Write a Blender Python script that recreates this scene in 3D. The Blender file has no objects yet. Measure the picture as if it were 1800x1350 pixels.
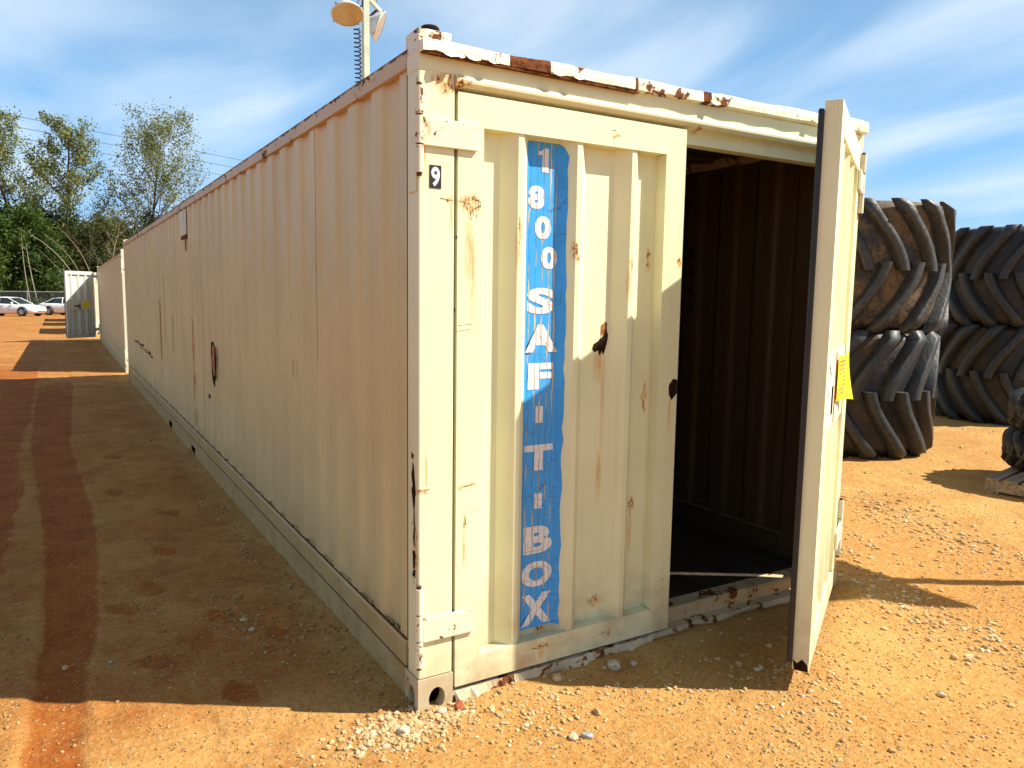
import bpy, math, random
import numpy as np
from mathutils import Vector, Matrix

PI = math.pi
scene = bpy.context.scene
C = scene.collection

# ------------------------------------------------------------------ camera
cam_data = bpy.data.cameras.new('camera')
cam = bpy.data.objects.new('camera', cam_data)
C.objects.link(cam)
YAW, PITCH, ROLL = 0.54085, -0.11465, 0.01444
fwd = Vector((math.sin(YAW)*math.cos(PITCH), math.cos(YAW)*math.cos(PITCH), math.sin(PITCH)))
r0 = Vector((math.cos(YAW), -math.sin(YAW), 0)); u0 = r0.cross(fwd)
rt = r0*math.cos(ROLL) + u0*math.sin(ROLL); up = -r0*math.sin(ROLL) + u0*math.cos(ROLL)
cam.matrix_world = Matrix(((rt.x, up.x, -fwd.x, -1.10484), (rt.y, up.y, -fwd.y, -2.48858),
                           (rt.z, up.z, -fwd.z, 1.55563), (0, 0, 0, 1)))
cam_data.sensor_width = 36.0
cam_data.lens = 1337.5/1800*36
cam_data.clip_end = 3000
cam_data.clip_start = 0.05
scene.camera = cam

# ------------------------------------------------------------------ sun, sky, exposure
SUN = Vector((0.82, -0.52, 1.0)).normalized()
sd = bpy.data.lights.new('sun', 'SUN'); sun = bpy.data.objects.new('sun', sd); C.objects.link(sun)
sd.energy = 5.0; sd.angle = math.radians(0.53); sd.color = (1.0, 0.95, 0.84)
sun.rotation_euler = SUN.to_track_quat('Z', 'Y').to_euler()
sun.location = (8, -6, 12)

world = bpy.data.worlds.new('World'); scene.world = world; world.use_nodes = True
wt = world.node_tree; wn = wt.nodes; wl = wt.links
for n in list(wn): wn.remove(n)
w_out = wn.new('ShaderNodeOutputWorld'); w_bg = wn.new('ShaderNodeBackground')
w_sky = wn.new('ShaderNodeTexSky'); w_sky.sky_type = 'NISHITA'; w_sky.sun_disc = False
w_sky.sun_elevation = math.asin(SUN.z); w_sky.sun_rotation = math.atan2(SUN.x, SUN.y)
w_sky.air_density = 1.0; w_sky.dust_density = 0.6; w_sky.ozone_density = 2.0
w_tc = wn.new('ShaderNodeTexCoord')
# thin streaks of cirrus, mapped on a flat layer high overhead
w_sep = wn.new('ShaderNodeSeparateXYZ'); wl.new(w_tc.outputs['Generated'], w_sep.inputs[0])
w_add = wn.new('ShaderNodeMath'); w_add.operation = 'MAXIMUM'; w_add.inputs[1].default_value = 0.0
wl.new(w_sep.outputs[2], w_add.inputs[0])
w_a2 = wn.new('ShaderNodeMath'); w_a2.operation = 'ADD'; w_a2.inputs[1].default_value = 0.14
wl.new(w_add.outputs[0], w_a2.inputs[0])
w_div = wn.new('ShaderNodeVectorMath'); w_div.operation = 'DIVIDE'
w_comb = wn.new('ShaderNodeCombineXYZ')
for i in range(3): wl.new(w_a2.outputs[0], w_comb.inputs[i])
wl.new(w_tc.outputs['Generated'], w_div.inputs[0]); wl.new(w_comb.outputs[0], w_div.inputs[1])
w_map = wn.new('ShaderNodeMapping'); w_map.inputs['Rotation'].default_value = (0, 0, math.radians(24))
w_map.inputs['Scale'].default_value = (1.35, 0.6, 0.0)
w_map.inputs['Location'].default_value = (0.35, 0.6, 0.0)
wl.new(w_div.outputs[0], w_map.inputs['Vector'])
w_n1 = wn.new('ShaderNodeTexNoise'); w_n1.inputs['Scale'].default_value = 1.15
w_n1.inputs['Detail'].default_value = 7; w_n1.inputs['Roughness'].default_value = 0.46
w_n1.inputs['Distortion'].default_value = 0.5
wl.new(w_map.outputs[0], w_n1.inputs['Vector'])
w_mr = wn.new('ShaderNodeMapRange'); w_mr.interpolation_type = 'SMOOTHSTEP'
w_mr.inputs['From Min'].default_value = 0.34; w_mr.inputs['From Max'].default_value = 0.72
w_mr.inputs['To Max'].default_value = 0.8
wl.new(w_n1.outputs['Fac'], w_mr.inputs['Value'])
# thin haze veil that thickens towards the horizon
w_hz = wn.new('ShaderNodeMapRange'); w_hz.interpolation_type = 'SMOOTHSTEP'
w_hz.inputs['From Min'].default_value = 0.72; w_hz.inputs['From Max'].default_value = 0.02
w_hz.inputs['To Min'].default_value = 0.0; w_hz.inputs['To Max'].default_value = 0.85
wl.new(w_sep.outputs[2], w_hz.inputs['Value'])
w_veil = wn.new('ShaderNodeMix'); w_veil.data_type = 'RGBA'; w_veil.inputs['B'].default_value = (3.5, 7.6, 12.8, 1)
w_mix = wn.new('ShaderNodeMix'); w_mix.data_type = 'RGBA'
w_tint = wn.new('ShaderNodeMix'); w_tint.data_type = 'RGBA'; w_tint.blend_type = 'MULTIPLY'
w_tint.inputs['Factor'].default_value = 1.0
w_tint.inputs['B'].default_value = (1.0, 0.96, 0.93, 1)
wl.new(w_sky.outputs[0], w_tint.inputs['A'])
wl.new(w_tint.outputs['Result'], w_veil.inputs['A']); wl.new(w_hz.outputs[0], w_veil.inputs['Factor'])
wl.new(w_veil.outputs['Result'], w_mix.inputs['A'])
w_mix.inputs['B'].default_value = (9.4, 10.8, 12.2, 1)
wl.new(w_mr.outputs[0], w_mix.inputs['Factor'])
wl.new(w_mix.outputs['Result'], w_bg.inputs['Color'])
w_bg.inputs['Strength'].default_value = 0.050
wl.new(w_bg.outputs[0], w_out.inputs['Surface'])

vs = scene.view_settings
vs.view_transform = 'Standard'; vs.look = 'None'; vs.gamma = 1.0; vs.use_curve_mapping = False
vs.exposure = 0.88
scene.render.engine = 'CYCLES'
scene.cycles.max_bounces = 6; scene.cycles.diffuse_bounces = 3
scene.cycles.transparent_max_bounces = 12

# ------------------------------------------------------------------ helpers
class MB:
    """collects faces; build() links them as ONE mesh object"""
    def __init__(s): s.v = []; s.f = []; s.m = []; s.sm = []
    def add(s, vs_, fs, mi=0, smooth=False):
        o = len(s.v); s.v.extend([tuple(p) for p in vs_])
        for f in fs:
            s.f.append(tuple(i+o for i in f)); s.m.append(mi); s.sm.append(smooth)
    def box(s, x0, x1, y0, y1, z0, z1, mi=0):
        s.add([(x0,y0,z0),(x1,y0,z0),(x1,y1,z0),(x0,y1,z0),(x0,y0,z1),(x1,y0,z1),(x1,y1,z1),(x0,y1,z1)],
              [(0,3,2,1),(4,5,6,7),(0,1,5,4),(1,2,6,5),(2,3,7,6),(3,0,4,7)], mi)
    def prism(s, poly, axis, a, b, mi=0, caps=True, smooth=False):
        """poly: 2-D points; axis 'x': (y,z), 'y': (x,z), 'z': (x,y)"""
        def P(p, t): return {'x': (t,p[0],p[1]), 'y': (p[0],t,p[1]), 'z': (p[0],p[1],t)}[axis]
        n = len(poly); vs_ = [P(p,a) for p in poly] + [P(p,b) for p in poly]
        fs = [(i,(i+1)%n,n+(i+1)%n,n+i) for i in range(n)]
        s.add(vs_, fs, mi, smooth)
        if caps: s.add(vs_, [tuple(range(n))[::-1], tuple(range(n,2*n))], mi)
    def strip(s, prof, axis, a, b, mi=0, smooth=False):
        """open profile extruded (a thin sheet)"""
        def P(p, t): return {'x': (t,p[0],p[1]), 'y': (p[0],t,p[1]), 'z': (p[0],p[1],t)}[axis]
        n = len(prof); s.add([P(p,a) for p in prof]+[P(p,b) for p in prof],
                             [(i,i+1,n+i+1,n+i) for i in range(n-1)], mi, smooth)
    def tube(s, pts, r, n=8, mi=0, caps=True, smooth=True):
        pts = [Vector(p) for p in pts]; rr = r if isinstance(r, (list, tuple)) else [r]*len(pts)
        vs_ = []; prev = None
        for i, p in enumerate(pts):
            d = (pts[min(i+1,len(pts)-1)] - pts[max(i-1,0)]).normalized()
            if prev is None: a = d.orthogonal().normalized()
            else: a = (prev - d*prev.dot(d)).normalized()
            prev = a; b = d.cross(a)
            for k in range(n):
                t = 2*PI*k/n; vs_.append(p + (a*math.cos(t)+b*math.sin(t))*rr[i])
        fs = [(i*n+k, i*n+(k+1)%n, (i+1)*n+(k+1)%n, (i+1)*n+k) for i in range(len(pts)-1) for k in range(n)]
        s.add(vs_, fs, mi, smooth)
        if caps: s.add(vs_, [tuple(range(n))[::-1], tuple(range((len(pts)-1)*n, len(pts)*n))], mi)
    def lathe(s, prof, n=24, mi=0, smooth=True, closed=False, mat=None):
        """prof: (r, z) about z"""
        vs_ = [(r*math.cos(2*PI*k/n), r*math.sin(2*PI*k/n), z) for r, z in prof for k in range(n)]
        if mat is not None: vs_ = [mat @ Vector(p) for p in vs_]
        m = len(prof)
        rng_ = range(m if closed else m-1)
        fs = [(i*n+k, i*n+(k+1)%n, ((i+1)%m)*n+(k+1)%n, ((i+1)%m)*n+k) for i in rng_ for k in range(n)]
        s.add(vs_, fs, mi, smooth)
    def mesh(s, name, mats):
        me = bpy.data.meshes.new(name); me.from_pydata(s.v, [], s.f)
        for m in (mats if isinstance(mats, (list, tuple)) else [mats]): me.materials.append(m)
        me.polygons.foreach_set('material_index', s.m)
        me.polygons.foreach_set('use_smooth', s.sm); me.update()
        return me
    def build(s, name, mats, parent=None, bevel=0, loc=None, rotz=0, kind=None, label=None):
        return link(name, s.mesh(name, mats), parent, bevel, loc, rotz, kind, label)

def link(name, me, parent=None, bevel=0, loc=None, rotz=0, kind=None, label=None):
    o = bpy.data.objects.new(name, me); C.objects.link(o)
    if parent: o.parent = parent
    if loc: o.location = loc
    if rotz: o.rotation_euler = (0, 0, rotz)
    if bevel:
        b = o.modifiers.new('bevel', 'BEVEL'); b.width = bevel; b.segments = 2; b.limit_method = 'ANGLE'
        b.angle_limit = math.radians(35)
    if kind: o['kind'] = kind
    if label: o['label'] = label
    return o
def empty(name, loc=(0,0,0), rotz=0, parent=None):
    o = bpy.data.objects.new(name, None); C.objects.link(o); o.location = loc; o.rotation_euler = (0,0,rotz)
    if parent: o.parent = parent
    o.empty_display_size = 0.3
    return o
def tag(o, label, cat, group=None):
    o['label'] = label; o['category'] = cat
    if group: o['group'] = group
    return o
def copy_tree(o, parent=None):
    c = o.copy(); C.objects.link(c); c.parent = parent
    for ch in list(o.children): copy_tree(ch, c)
    return c
def srgb(r, g, b):
    return tuple(((c/255)/12.92 if c/255 <= 0.04045 else ((c/255+0.055)/1.055)**2.4) for c in (r,g,b)) + (1,)

class NT:
    """small node-graph helper"""
    def __init__(s, name):
        s.mat = bpy.data.materials.new(name); s.mat.use_nodes = True; s.t = s.mat.node_tree
        s.n = s.t.nodes; s.l = s.t.links
        s.bsdf = s.n['Principled BSDF']; s.out = s.n['Material Output']
    def put(s, sock, v):
        if hasattr(v, 'is_output') or isinstance(v, bpy.types.NodeSocket): s.l.new(v, sock)
        else: sock.default_value = v
    def coord(s, kind='Object'): return s.n.new('ShaderNodeTexCoord').outputs[kind]
    def mapping(s, v, scale=(1,1,1), loc=(0,0,0), rot=(0,0,0)):
        m = s.n.new('ShaderNodeMapping'); s.l.new(v, m.inputs[0])
        m.inputs['Scale'].default_value = scale; m.inputs['Location'].default_value = loc; m.inputs['Rotation'].default_value = rot
        return m.outputs[0]
    def noise(s, v, scale, detail=4, rough=0.5, dist=0, out='Fac'):
        m = s.n.new('ShaderNodeTexNoise'); s.l.new(v, m.inputs['Vector'])
        m.inputs['Scale'].default_value = scale; m.inputs['Detail'].default_value = detail
        m.inputs['Roughness'].default_value = rough; m.inputs['Distortion'].default_value = dist
        return m.outputs[out]
    def voronoi(s, v, scale, feature='F1', out='Distance', rnd=1.0):
        m = s.n.new('ShaderNodeTexVoronoi'); m.feature = feature; s.l.new(v, m.inputs['Vector'])
        m.inputs['Scale'].default_value = scale; m.inputs['Randomness'].default_value = rnd
        return m.outputs[out]
    def math(s, op, a, b=0.0, clamp=False):
        m = s.n.new('ShaderNodeMath'); m.operation = op; m.use_clamp = clamp
        s.put(m.inputs[0], a); s.put(m.inputs[1], b); return m.outputs[0]
    def vmath(s, op, a, b=(0,0,0)):
        m = s.n.new('ShaderNodeVectorMath'); m.operation = op
        s.put(m.inputs[0], a); s.put(m.inputs[1], b)
        return m.outputs['Value'] if op in ('LENGTH','DISTANCE','DOT_PRODUCT') else m.outputs[0]
    def ramp(s, v, a, b, lo=0.0, hi=1.0, smooth=True):
        m = s.n.new('ShaderNodeMapRange'); m.interpolation_type = 'SMOOTHSTEP' if smooth else 'LINEAR'
        s.l.new(v, m.inputs['Value']); m.inputs['From Min'].default_value = a; m.inputs['From Max'].default_value = b
        m.inputs['To Min'].default_value = lo; m.inputs['To Max'].default_value = hi; return m.outputs[0]
    def mix(s, f, a, b, mode='MIX'):
        m = s.n.new('ShaderNodeMix'); m.data_type = 'RGBA'; m.blend_type = mode
        s.put(m.inputs['Factor'], f); s.put(m.inputs['A'], a); s.put(m.inputs['B'], b); return m.outputs['Result']
    def attr(s, name, out='Fac'):
        m = s.n.new('ShaderNodeAttribute'); m.attribute_name = name; return m.outputs[out]
    def sep(s, v):
        m = s.n.new('ShaderNodeSeparateXYZ'); s.l.new(v, m.inputs[0]); return m.outputs
    def bump(s, h, strength=0.3, dist=0.01, normal=None):
        m = s.n.new('ShaderNodeBump'); m.inputs['Strength'].default_value = strength; m.inputs['Distance'].default_value = dist
        s.put(m.inputs['Height'], h)
        if normal is not None: s.l.new(normal, m.inputs['Normal'])
        return m.outputs[0]
    def set(s, color=None, rough=None, metal=None, normal=None, spec=None):
        if color is not None: s.put(s.bsdf.inputs['Base Color'], color)
        if rough is not None: s.put(s.bsdf.inputs['Roughness'], rough)
        if metal is not None: s.put(s.bsdf.inputs['Metallic'], metal)
        if spec is not None: s.put(s.bsdf.inputs['Specular IOR Level'], spec)
        if normal is not None: s.l.new(normal, s.bsdf.inputs['Normal'])
        return s.mat

RUST_DARK = (0.030, 0.010, 0.006, 1); RUST = (0.21, 0.065, 0.018, 1); RUST_LIGHT = (0.64, 0.30, 0.06, 1)
CREAM = (0.78, 0.765, 0.49, 1)

def paint(name, base=CREAM, stains=(), peel=0.0, dirt=0.0, chips=0.93, top_rust=None, wave=True, rough=0.42, seed=0.0, peelscale=9, world=False):
    """old container paint. stains: (kind, centre, radii) in the object's own space"""
    g = NT(name); co = g.mapping(g.coord(), loc=(seed, seed*1.7, seed*0.6)); raw = g.coord()
    if world:
        gm_ = g.n.new('ShaderNodeNewGeometry'); raw = gm_.outputs['Position']; co = raw
    fade = g.noise(co, 1.3, 4, 0.6)
    col = g.mix(g.ramp(fade, 0.3, 0.7), tuple(c*0.93 for c in base[:3])+(1,), tuple(min(1, c*1.05) for c in base[:3])+(1,))
    # vertical rain run-down, very faint
    runs = g.noise(g.mapping(co, scale=(14, 14, 0.5)), 1.6, 3, 0.6)
    col = g.mix(g.ramp(runs, 0.55, 0.8, 0, 0.16), col, (0.38, 0.27, 0.14, 1))
    blot = g.noise(co, 5.5, 5, 0.65)
    col = g.mix(g.ramp(blot, 0.6, 0.82, 0, 0.2), col, (0.42, 0.31, 0.17, 1))
    z = g.sep(raw)[2]
    if dirt:
        d = g.math('MULTIPLY', g.ramp(z, 0.55, 0.0, 0, 1), g.ramp(g.noise(co, 7, 6, 0.65), 0.3, 0.75, 0.15, 1))
        col = g.mix(g.math('MULTIPLY', d, dirt), col, (0.33, 0.17, 0.065, 1))
    # chips and pin-holes with a little rust halo
    v = g.n.new('ShaderNodeTexVoronoi'); g.l.new(co, v.inputs['Vector']); v.inputs['Scale'].default_value = 13
    rnd = g.sep(v.outputs['Color'])[0]
    gate = g.ramp(rnd, chips, chips+0.01, 0, 1)
    halo = g.math('MULTIPLY', gate, g.ramp(v.outputs['Distance'], 0.16, 0.05, 0, 0.75))
    core = g.math('MULTIPLY', gate, g.ramp(v.outputs['Distance'], 0.07, 0.045, 0, 1))
    rustm = halo; darkm = core; runm = None
    wn_ = g.n.new('ShaderNodeTexNoise'); g.l.new(co, wn_.inputs['Vector']); wn_.inputs['Scale'].default_value = 22
    wn_.inputs['Detail'].default_value = 5; wn_.inputs['Roughness'].default_value = 0.65
    wv = g.vmath('SUBTRACT', wn_.outputs['Color'], (0.5, 0.5, 0.5))
    wsc = g.vmath('MULTIPLY', wv, (0.05, 0.05, 0.07))
    wpos = g.vmath('ADD', raw, wsc)
    fine = g.noise(g.mapping(raw, scale=(1, 1, 0.10)), 90, 3, 0.6)
    speck = g.noise(g.mapping(raw, scale=(1, 1, 0.45)), 95, 3, 0.6)
    for kind, c, r in stains:
        if kind == 'run':
            p = g.vmath('DIVIDE', g.vmath('SUBTRACT', raw, tuple(c)), (r[0]*0.75, r[1]*0.75, r[2]))
            m = g.ramp(g.vmath('LENGTH', p), 1.0, 0.1, 0, 0.8)
            m = g.math('MULTIPLY', m, g.ramp(fine, 0.36, 0.62, 0.25, 1))
            runm = m if runm is None else g.math('MAXIMUM', runm, m)
        else:
            p = g.vmath('DIVIDE', g.vmath('SUBTRACT', wpos, tuple(c)), tuple(r))
            ln = g.vmath('LENGTH', p)
            if kind == 'hole':
                m = g.ramp(ln, 1.0, 0.9); darkm = g.math('MAXIMUM', darkm, m)
                h = g.ramp(ln, 1.4, 0.95, 0, 0.8); rustm = g.math('MAXIMUM', rustm, h)
            else:
                m = g.ramp(ln, 1.15, 0.3, 0, 1.0)
                rustm = g.math('MAXIMUM', rustm, g.math('MULTIPLY', g.ramp(ln, 0.9, 0.3), g.ramp(speck, 0.55, 0.60)))
                m = g.math('MULTIPLY', m, g.ramp(speck, 0.30, 0.60, 0.15, 0.95))
                runm = m if runm is None else g.math('MAXIMUM', runm, m)
    if runm is not None: col = g.mix(runm, col, RUST_LIGHT)
    if peel:
        pn = g.noise(co, peelscale, 7, 0.68, 0.6)
        pm = g.ramp(pn, 0.63-peel*0.25, 0.645-peel*0.25)
        col = g.mix(g.ramp(pn, 0.60-peel*0.25, 0.635-peel*0.25, 0, 0.55), col, RUST_LIGHT)
        rustm = g.math('MAXIMUM', rustm, pm)
    if top_rust:
        zz = g.math('ADD', z, g.math('MULTIPLY', g.math('SUBTRACT', g.noise(g.mapping(co, scale=(1,1,0.25)), 16, 5, 0.7), 0.5), top_rust[1]))
        rustm = g.math('MAXIMUM', rustm, g.ramp(zz, top_rust[0], top_rust[0]+0.012))
    rustc = g.mix(g.ramp(g.noise(raw, 35, 5, 0.7), 0.35, 0.65), (0.075, 0.024, 0.010, 1), RUST)
    col = g.mix(rustm, col, rustc); col = g.mix(darkm, col, RUST_DARK)
    bad = g.math('MAXIMUM', rustm, darkm, True)
    h = g.math('MULTIPLY', bad, -1.0)
    nb = g.bump(h, 0.6, 0.004)
    if wave: nb = g.bump(g.noise(co, 2.6, 2, 0.5), 0.35, 0.02, nb)
    nb = g.bump(g.noise(raw, 220, 2, 0.5), 0.12, 0.001, nb)
    return g.set(col, g.ramp(bad, 0, 1, rough, 0.9), 0, nb, 0.35)

def simple(name, color, rough=0.6, metal=0.0, var=0.15, scale=8, bump=0.0, spec=0.4):
    g = NT(name); co = g.coord()
    n = g.noise(co, scale, 5, 0.6)
    c = g.mix(g.ramp(n, 0.3, 0.7), tuple(x*(1-var) for x in color[:3])+(1,), tuple(min(1, x*(1+var)) for x in color[:3])+(1,))
    nb = g.bump(g.noise(co, scale*6, 4, 0.6), bump, 0.01) if bump else None
    return g.set(c, rough, metal, nb, spec)

# ------------------------------------------------------------------ materials
M = {}
M['sheet'] = paint('side_sheet_shaded_paint', (0.64, 0.53, 0.265, 1), chips=0.98, dirt=0.85, wave=True, world=True, stains=[  # cream paint darkened: the long side's shade is put into this colour
    ('run', (0.03, 5.30, 1.85), (0.3, 0.05, 0.42)), ('run', (0.03, 5.27, 0.85), (0.3, 0.025, 0.55)), ('rust', (0.03, 5.28, 1.02), (0.3, 0.035, 0.14)), ('rust', (0.03, 5.26, 0.72), (0.3, 0.03, 0.10)),
    ('rust', (0.03, 1.70, 1.17), (0.3, 0.018, 0.05)), ('run', (0.03, 1.71, 1.11), (0.3, 0.014, 0.10)),
    ('run', (0.03, 4.19, 0.52), (0.3, 0.035, 0.33)),
    ('run', (0.03, 7.35, 1.35), (0.3, 0.035, 0.5)), ('run', (0.03, 7.85, 1.10), (0.3, 0.03, 0.6)),
    ('rust', (0.03, 9.6, 0.71), (0.3, 0.35, 0.03)), ('hole', (0.03, 10.3, 0.74), (0.3, 0.25, 0.018)), ('hole', (0.03, 9.2, 0.69), (0.3, 0.16, 0.016)),
    ('hole', (0.03, 10.9, 0.75), (0.3, 0.15, 0.018)),
    ('hole', (0.03, 4.45, 0.66), (0.3, 0.05, 0.02)), ('rust', (0.03, 5.9, 1.2), (0.3, 0.03, 0.5))])
M['post'] = paint('corner_post_paint', CREAM, chips=0.95, dirt=0.5, wave=False, stains=[
    ('rust', (0.12, 0.0, 1.892), (0.035, 0.3, 0.012)), ('run', (0.128, 0.0, 1.85), (0.014, 0.2, 0.10)),
    ('rust', (0.10, 0.0, 2.29), (0.06, 0.3, 0.05)),
    ('run', (0.03, -0.01, 0.90), (0.012, 0.2, 0.14)), ('rust', (0.01, 0.0, 0.84), (0.03, 0.08, 0.012)),
    ('run', (0.0, 0.035, 0.70), (0.2, 0.02, 0.3)), ('rust', (0.0, 0.03, 0.62), (0.01, 0.03, 0.16)),
    ('rust', (0.02, 0.0, 2.08), (0.03, 0.2, 0.035)), ('run', (0.02, 0.0, 2.02), (0.02, 0.2, 0.10))])
M['frame_door'] = paint('door_frame_paint', CREAM, chips=0.955, dirt=0.65, wave=False, stains=[
    ('rust', (0.200, 0.0, 1.885), (0.058, 0.3, 0.045)), ('run', (0.200, 0.0, 1.72), (0.045, 0.3, 0.19)), ('run', (0.215, 0.0, 1.62), (0.02, 0.3, 0.28)),
    ('run', (1.20, 0.0, 1.06), (0.018, 0.3, 0.14)), ('rust', (1.225, 0.0, 1.71), (0.02, 0.3, 0.02)),
    ('rust', (0.20, 0.0, 0.838), (0.05, 0.3, 0.012)), ('run', (0.187, 0.0, 0.60), (0.012, 0.3, 0.14)), ('rust', (0.187, 0.0, 0.70), (0.006, 0.3, 0.04)),
    ('rust', (0.55, 0.0, 0.13), (0.05, 0.3, 0.018)), ('run', (0.55, 0.0, 0.10), (0.03, 0.3, 0.05)),
    ('rust', (0.90, 0.0, 0.115), (0.01, 0.3, 0.03)), ('rust', (0.86, 0.0, 2.20), (0.03, 0.3, 0.01))])
M['panel_door'] = paint('door_panel_paint', CREAM, chips=0.975, dirt=0.7, wave=True, stains=[
    ('run', (0.872, 0.05, 1.12), (0.022, 0.3, 0.30)), ('run', (0.845, 0.05, 1.28), (0.05, 0.3, 0.12)), ('run', (0.86, 0.05, 0.80), (0.03, 0.3, 0.16)),
    ('rust', (1.045, 0.05, 0.645), (0.02, 0.3, 0.045)), ('run', (1.04, 0.05, 0.52), (0.022, 0.3, 0.17)),
    ('rust', (0.42, 0.0, 1.80), (0.012, 0.1, 0.07)), ('run', (0.41, 0.02, 1.74), (0.02, 0.1, 0.12)),
    ('rust', (0.68, 0.01, 1.74), (0.02, 0.1, 0.06)), ('rust', (0.965, 0.0, 1.69), (0.012, 0.1, 0.04)), ('run', (0.955, 0.02, 1.62), (0.02, 0.1, 0.10)),
    ('rust', (1.10, 0.05, 1.72), (0.015, 0.2, 0.06)), ('rust', (1.10, 0.05, 1.12), (0.014, 0.2, 0.08)),
    ('rust', (0.86, 0.05, 0.24), (0.05, 0.2, 0.03)), ('rust', (0.58, 0.05, 0.185), (0.05, 0.2, 0.025))])
M['rail'] = paint('bottom_rail_paint', (0.50, 0.40, 0.185, 1), chips=0.95, dirt=0.75, wave=False)
M['rail_top'] = paint('top_rail_paint', (0.56, 0.42, 0.22, 1), chips=0.94, wave=False, peel=0.16, top_rust=(2.396, 0.06), peelscale=6)
M['header'] = paint('header_paint', CREAM, chips=0.97, wave=False, stains=[('rust', (0.15, 0.0, 2.30), (0.06, 0.3, 0.03)), ('rust', (1.32, 0.0, 2.28), (0.03, 0.3, 0.015))])
M['lip'] = paint('roof_edge_paint', (0.80, 0.76, 0.56, 1), chips=0.9, wave=False, peel=0.14, peelscale=7, seed=3.1)
M['block'] = paint('top_fitting_paint', (0.80, 0.76, 0.60, 1), chips=0.9, wave=False, peel=0.24, peelscale=16, seed=1.3,
                   stains=[('run', (0.02, 0.0, 2.42), (0.02, 0.2, 0.06)), ('run', (0.06, 0.0, 2.44), (0.014, 0.2, 0.05))])
M['fitting'] = paint('bottom_fitting_paint', (0.60, 0.52, 0.34, 1), chips=0.93, dirt=0.6, wave=False, peel=0.05)
M['sill'] = paint('sill_paint', (0.62, 0.54, 0.36, 1), chips=0.85, dirt=0.6, wave=False, peel=0.20, peelscale=11, seed=2.0)
M['hinge'] = paint('hinge_paint', (0.76, 0.72, 0.52, 1), chips=0.9, wave=False, peel=0.12, peelscale=24,
                   stains=[('rust', (0.02, 0.0, 2.15), (0.02, 0.3, 0.03)), ('run', (0.03, 0.0, 2.13), (0.02, 0.3, 0.05)), ('rust', (0.21, 0, 0.36), (0.03, 0.3, 0.01))])
M['roof'] = paint('roof_paint', (0.55, 0.47, 0.33, 1), peel=0.25, peelscale=3)
M['far_paint'] = paint('far_container_paint', (0.62, 0.50, 0.28, 1), chips=0.98, dirt=0.5, top_rust=(2.38, 0.08), seed=5)
M['far_frame'] = paint('far_frame_paint', (0.70, 0.66, 0.50, 1), chips=0.97, dirt=0.5, seed=7)
M['grey_door'] = paint('far_door_paint', (0.58, 0.60, 0.52, 1), chips=0.97, dirt=0.5, seed=9, wave=False)
M['inside'] = paint('inside_paint_shaded', (0.085, 0.052, 0.024, 1), chips=0.94, wave=True, seed=4)  # same cream paint, near-black: the interior's shade is put into its colour
M['dark_rust'] = simple('dark_rust', (0.028, 0.010, 0.007), 0.95, 0, 0.4, 60, 0.8, 0.15)
M['rust'] = simple('flaky_rust', (0.17, 0.055, 0.018), 0.92, 0, 0.6, 40, 0.9, 0.15)
M['flap'] = simple('torn_metal_back', (0.42, 0.17, 0.055), 0.8, 0, 0.5, 45, 0.5, 0.2)
M['rail_line'] = simple('rail_line_shadow_gap', (0.06, 0.04, 0.02), 0.9, 0, 0.3, 30, 0.2, 0.1)
M['seam'] = simple('seam_sealant', (0.30, 0.22, 0.14), 0.8, 0, 0.3, 30, 0.2, 0.2)
M['gasket'] = simple('black_rubber', (0.012, 0.012, 0.014), 0.45, 0, 0.3, 12, 0.2, 0.5)
M['void'] = simple('recess_shade', (0.004, 0.003, 0.002), 1.0, 0, 0.2, 12, 0, 0.0)  # near-black colour standing in for the shade inside holes
M['patch'] = simple('patch_plate', (0.60, 0.58, 0.42), 0.55, 0.0, 0.25, 5, 0.1, 0.5)
M['yellow'] = simple('yellow_tag', (0.80, 0.62, 0.01), 0.5, 0, 0.1, 12, 0.0, 0.4)
M['sticker'] = simple('paper_sticker', (0.74, 0.74, 0.70), 0.6, 0, 0.08, 25, 0.1, 0.3)
M['ink'] = simple('dark_ink', (0.05, 0.05, 0.055), 0.6, 0, 0.3, 60, 0, 0.3)
M['black'] = simple('black_print', (0.012, 0.012, 0.012), 0.5, 0, 0.2, 30, 0, 0.4)
M['white'] = simple('white_print', (0.78, 0.78, 0.76), 0.5, 0, 0.05, 30, 0, 0.4)

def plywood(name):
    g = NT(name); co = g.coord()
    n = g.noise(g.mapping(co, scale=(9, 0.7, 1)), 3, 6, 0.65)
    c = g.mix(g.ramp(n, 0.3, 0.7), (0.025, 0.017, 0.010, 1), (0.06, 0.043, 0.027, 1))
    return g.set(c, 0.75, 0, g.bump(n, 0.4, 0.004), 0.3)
M['plywood'] = plywood('floor_plywood')

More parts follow.
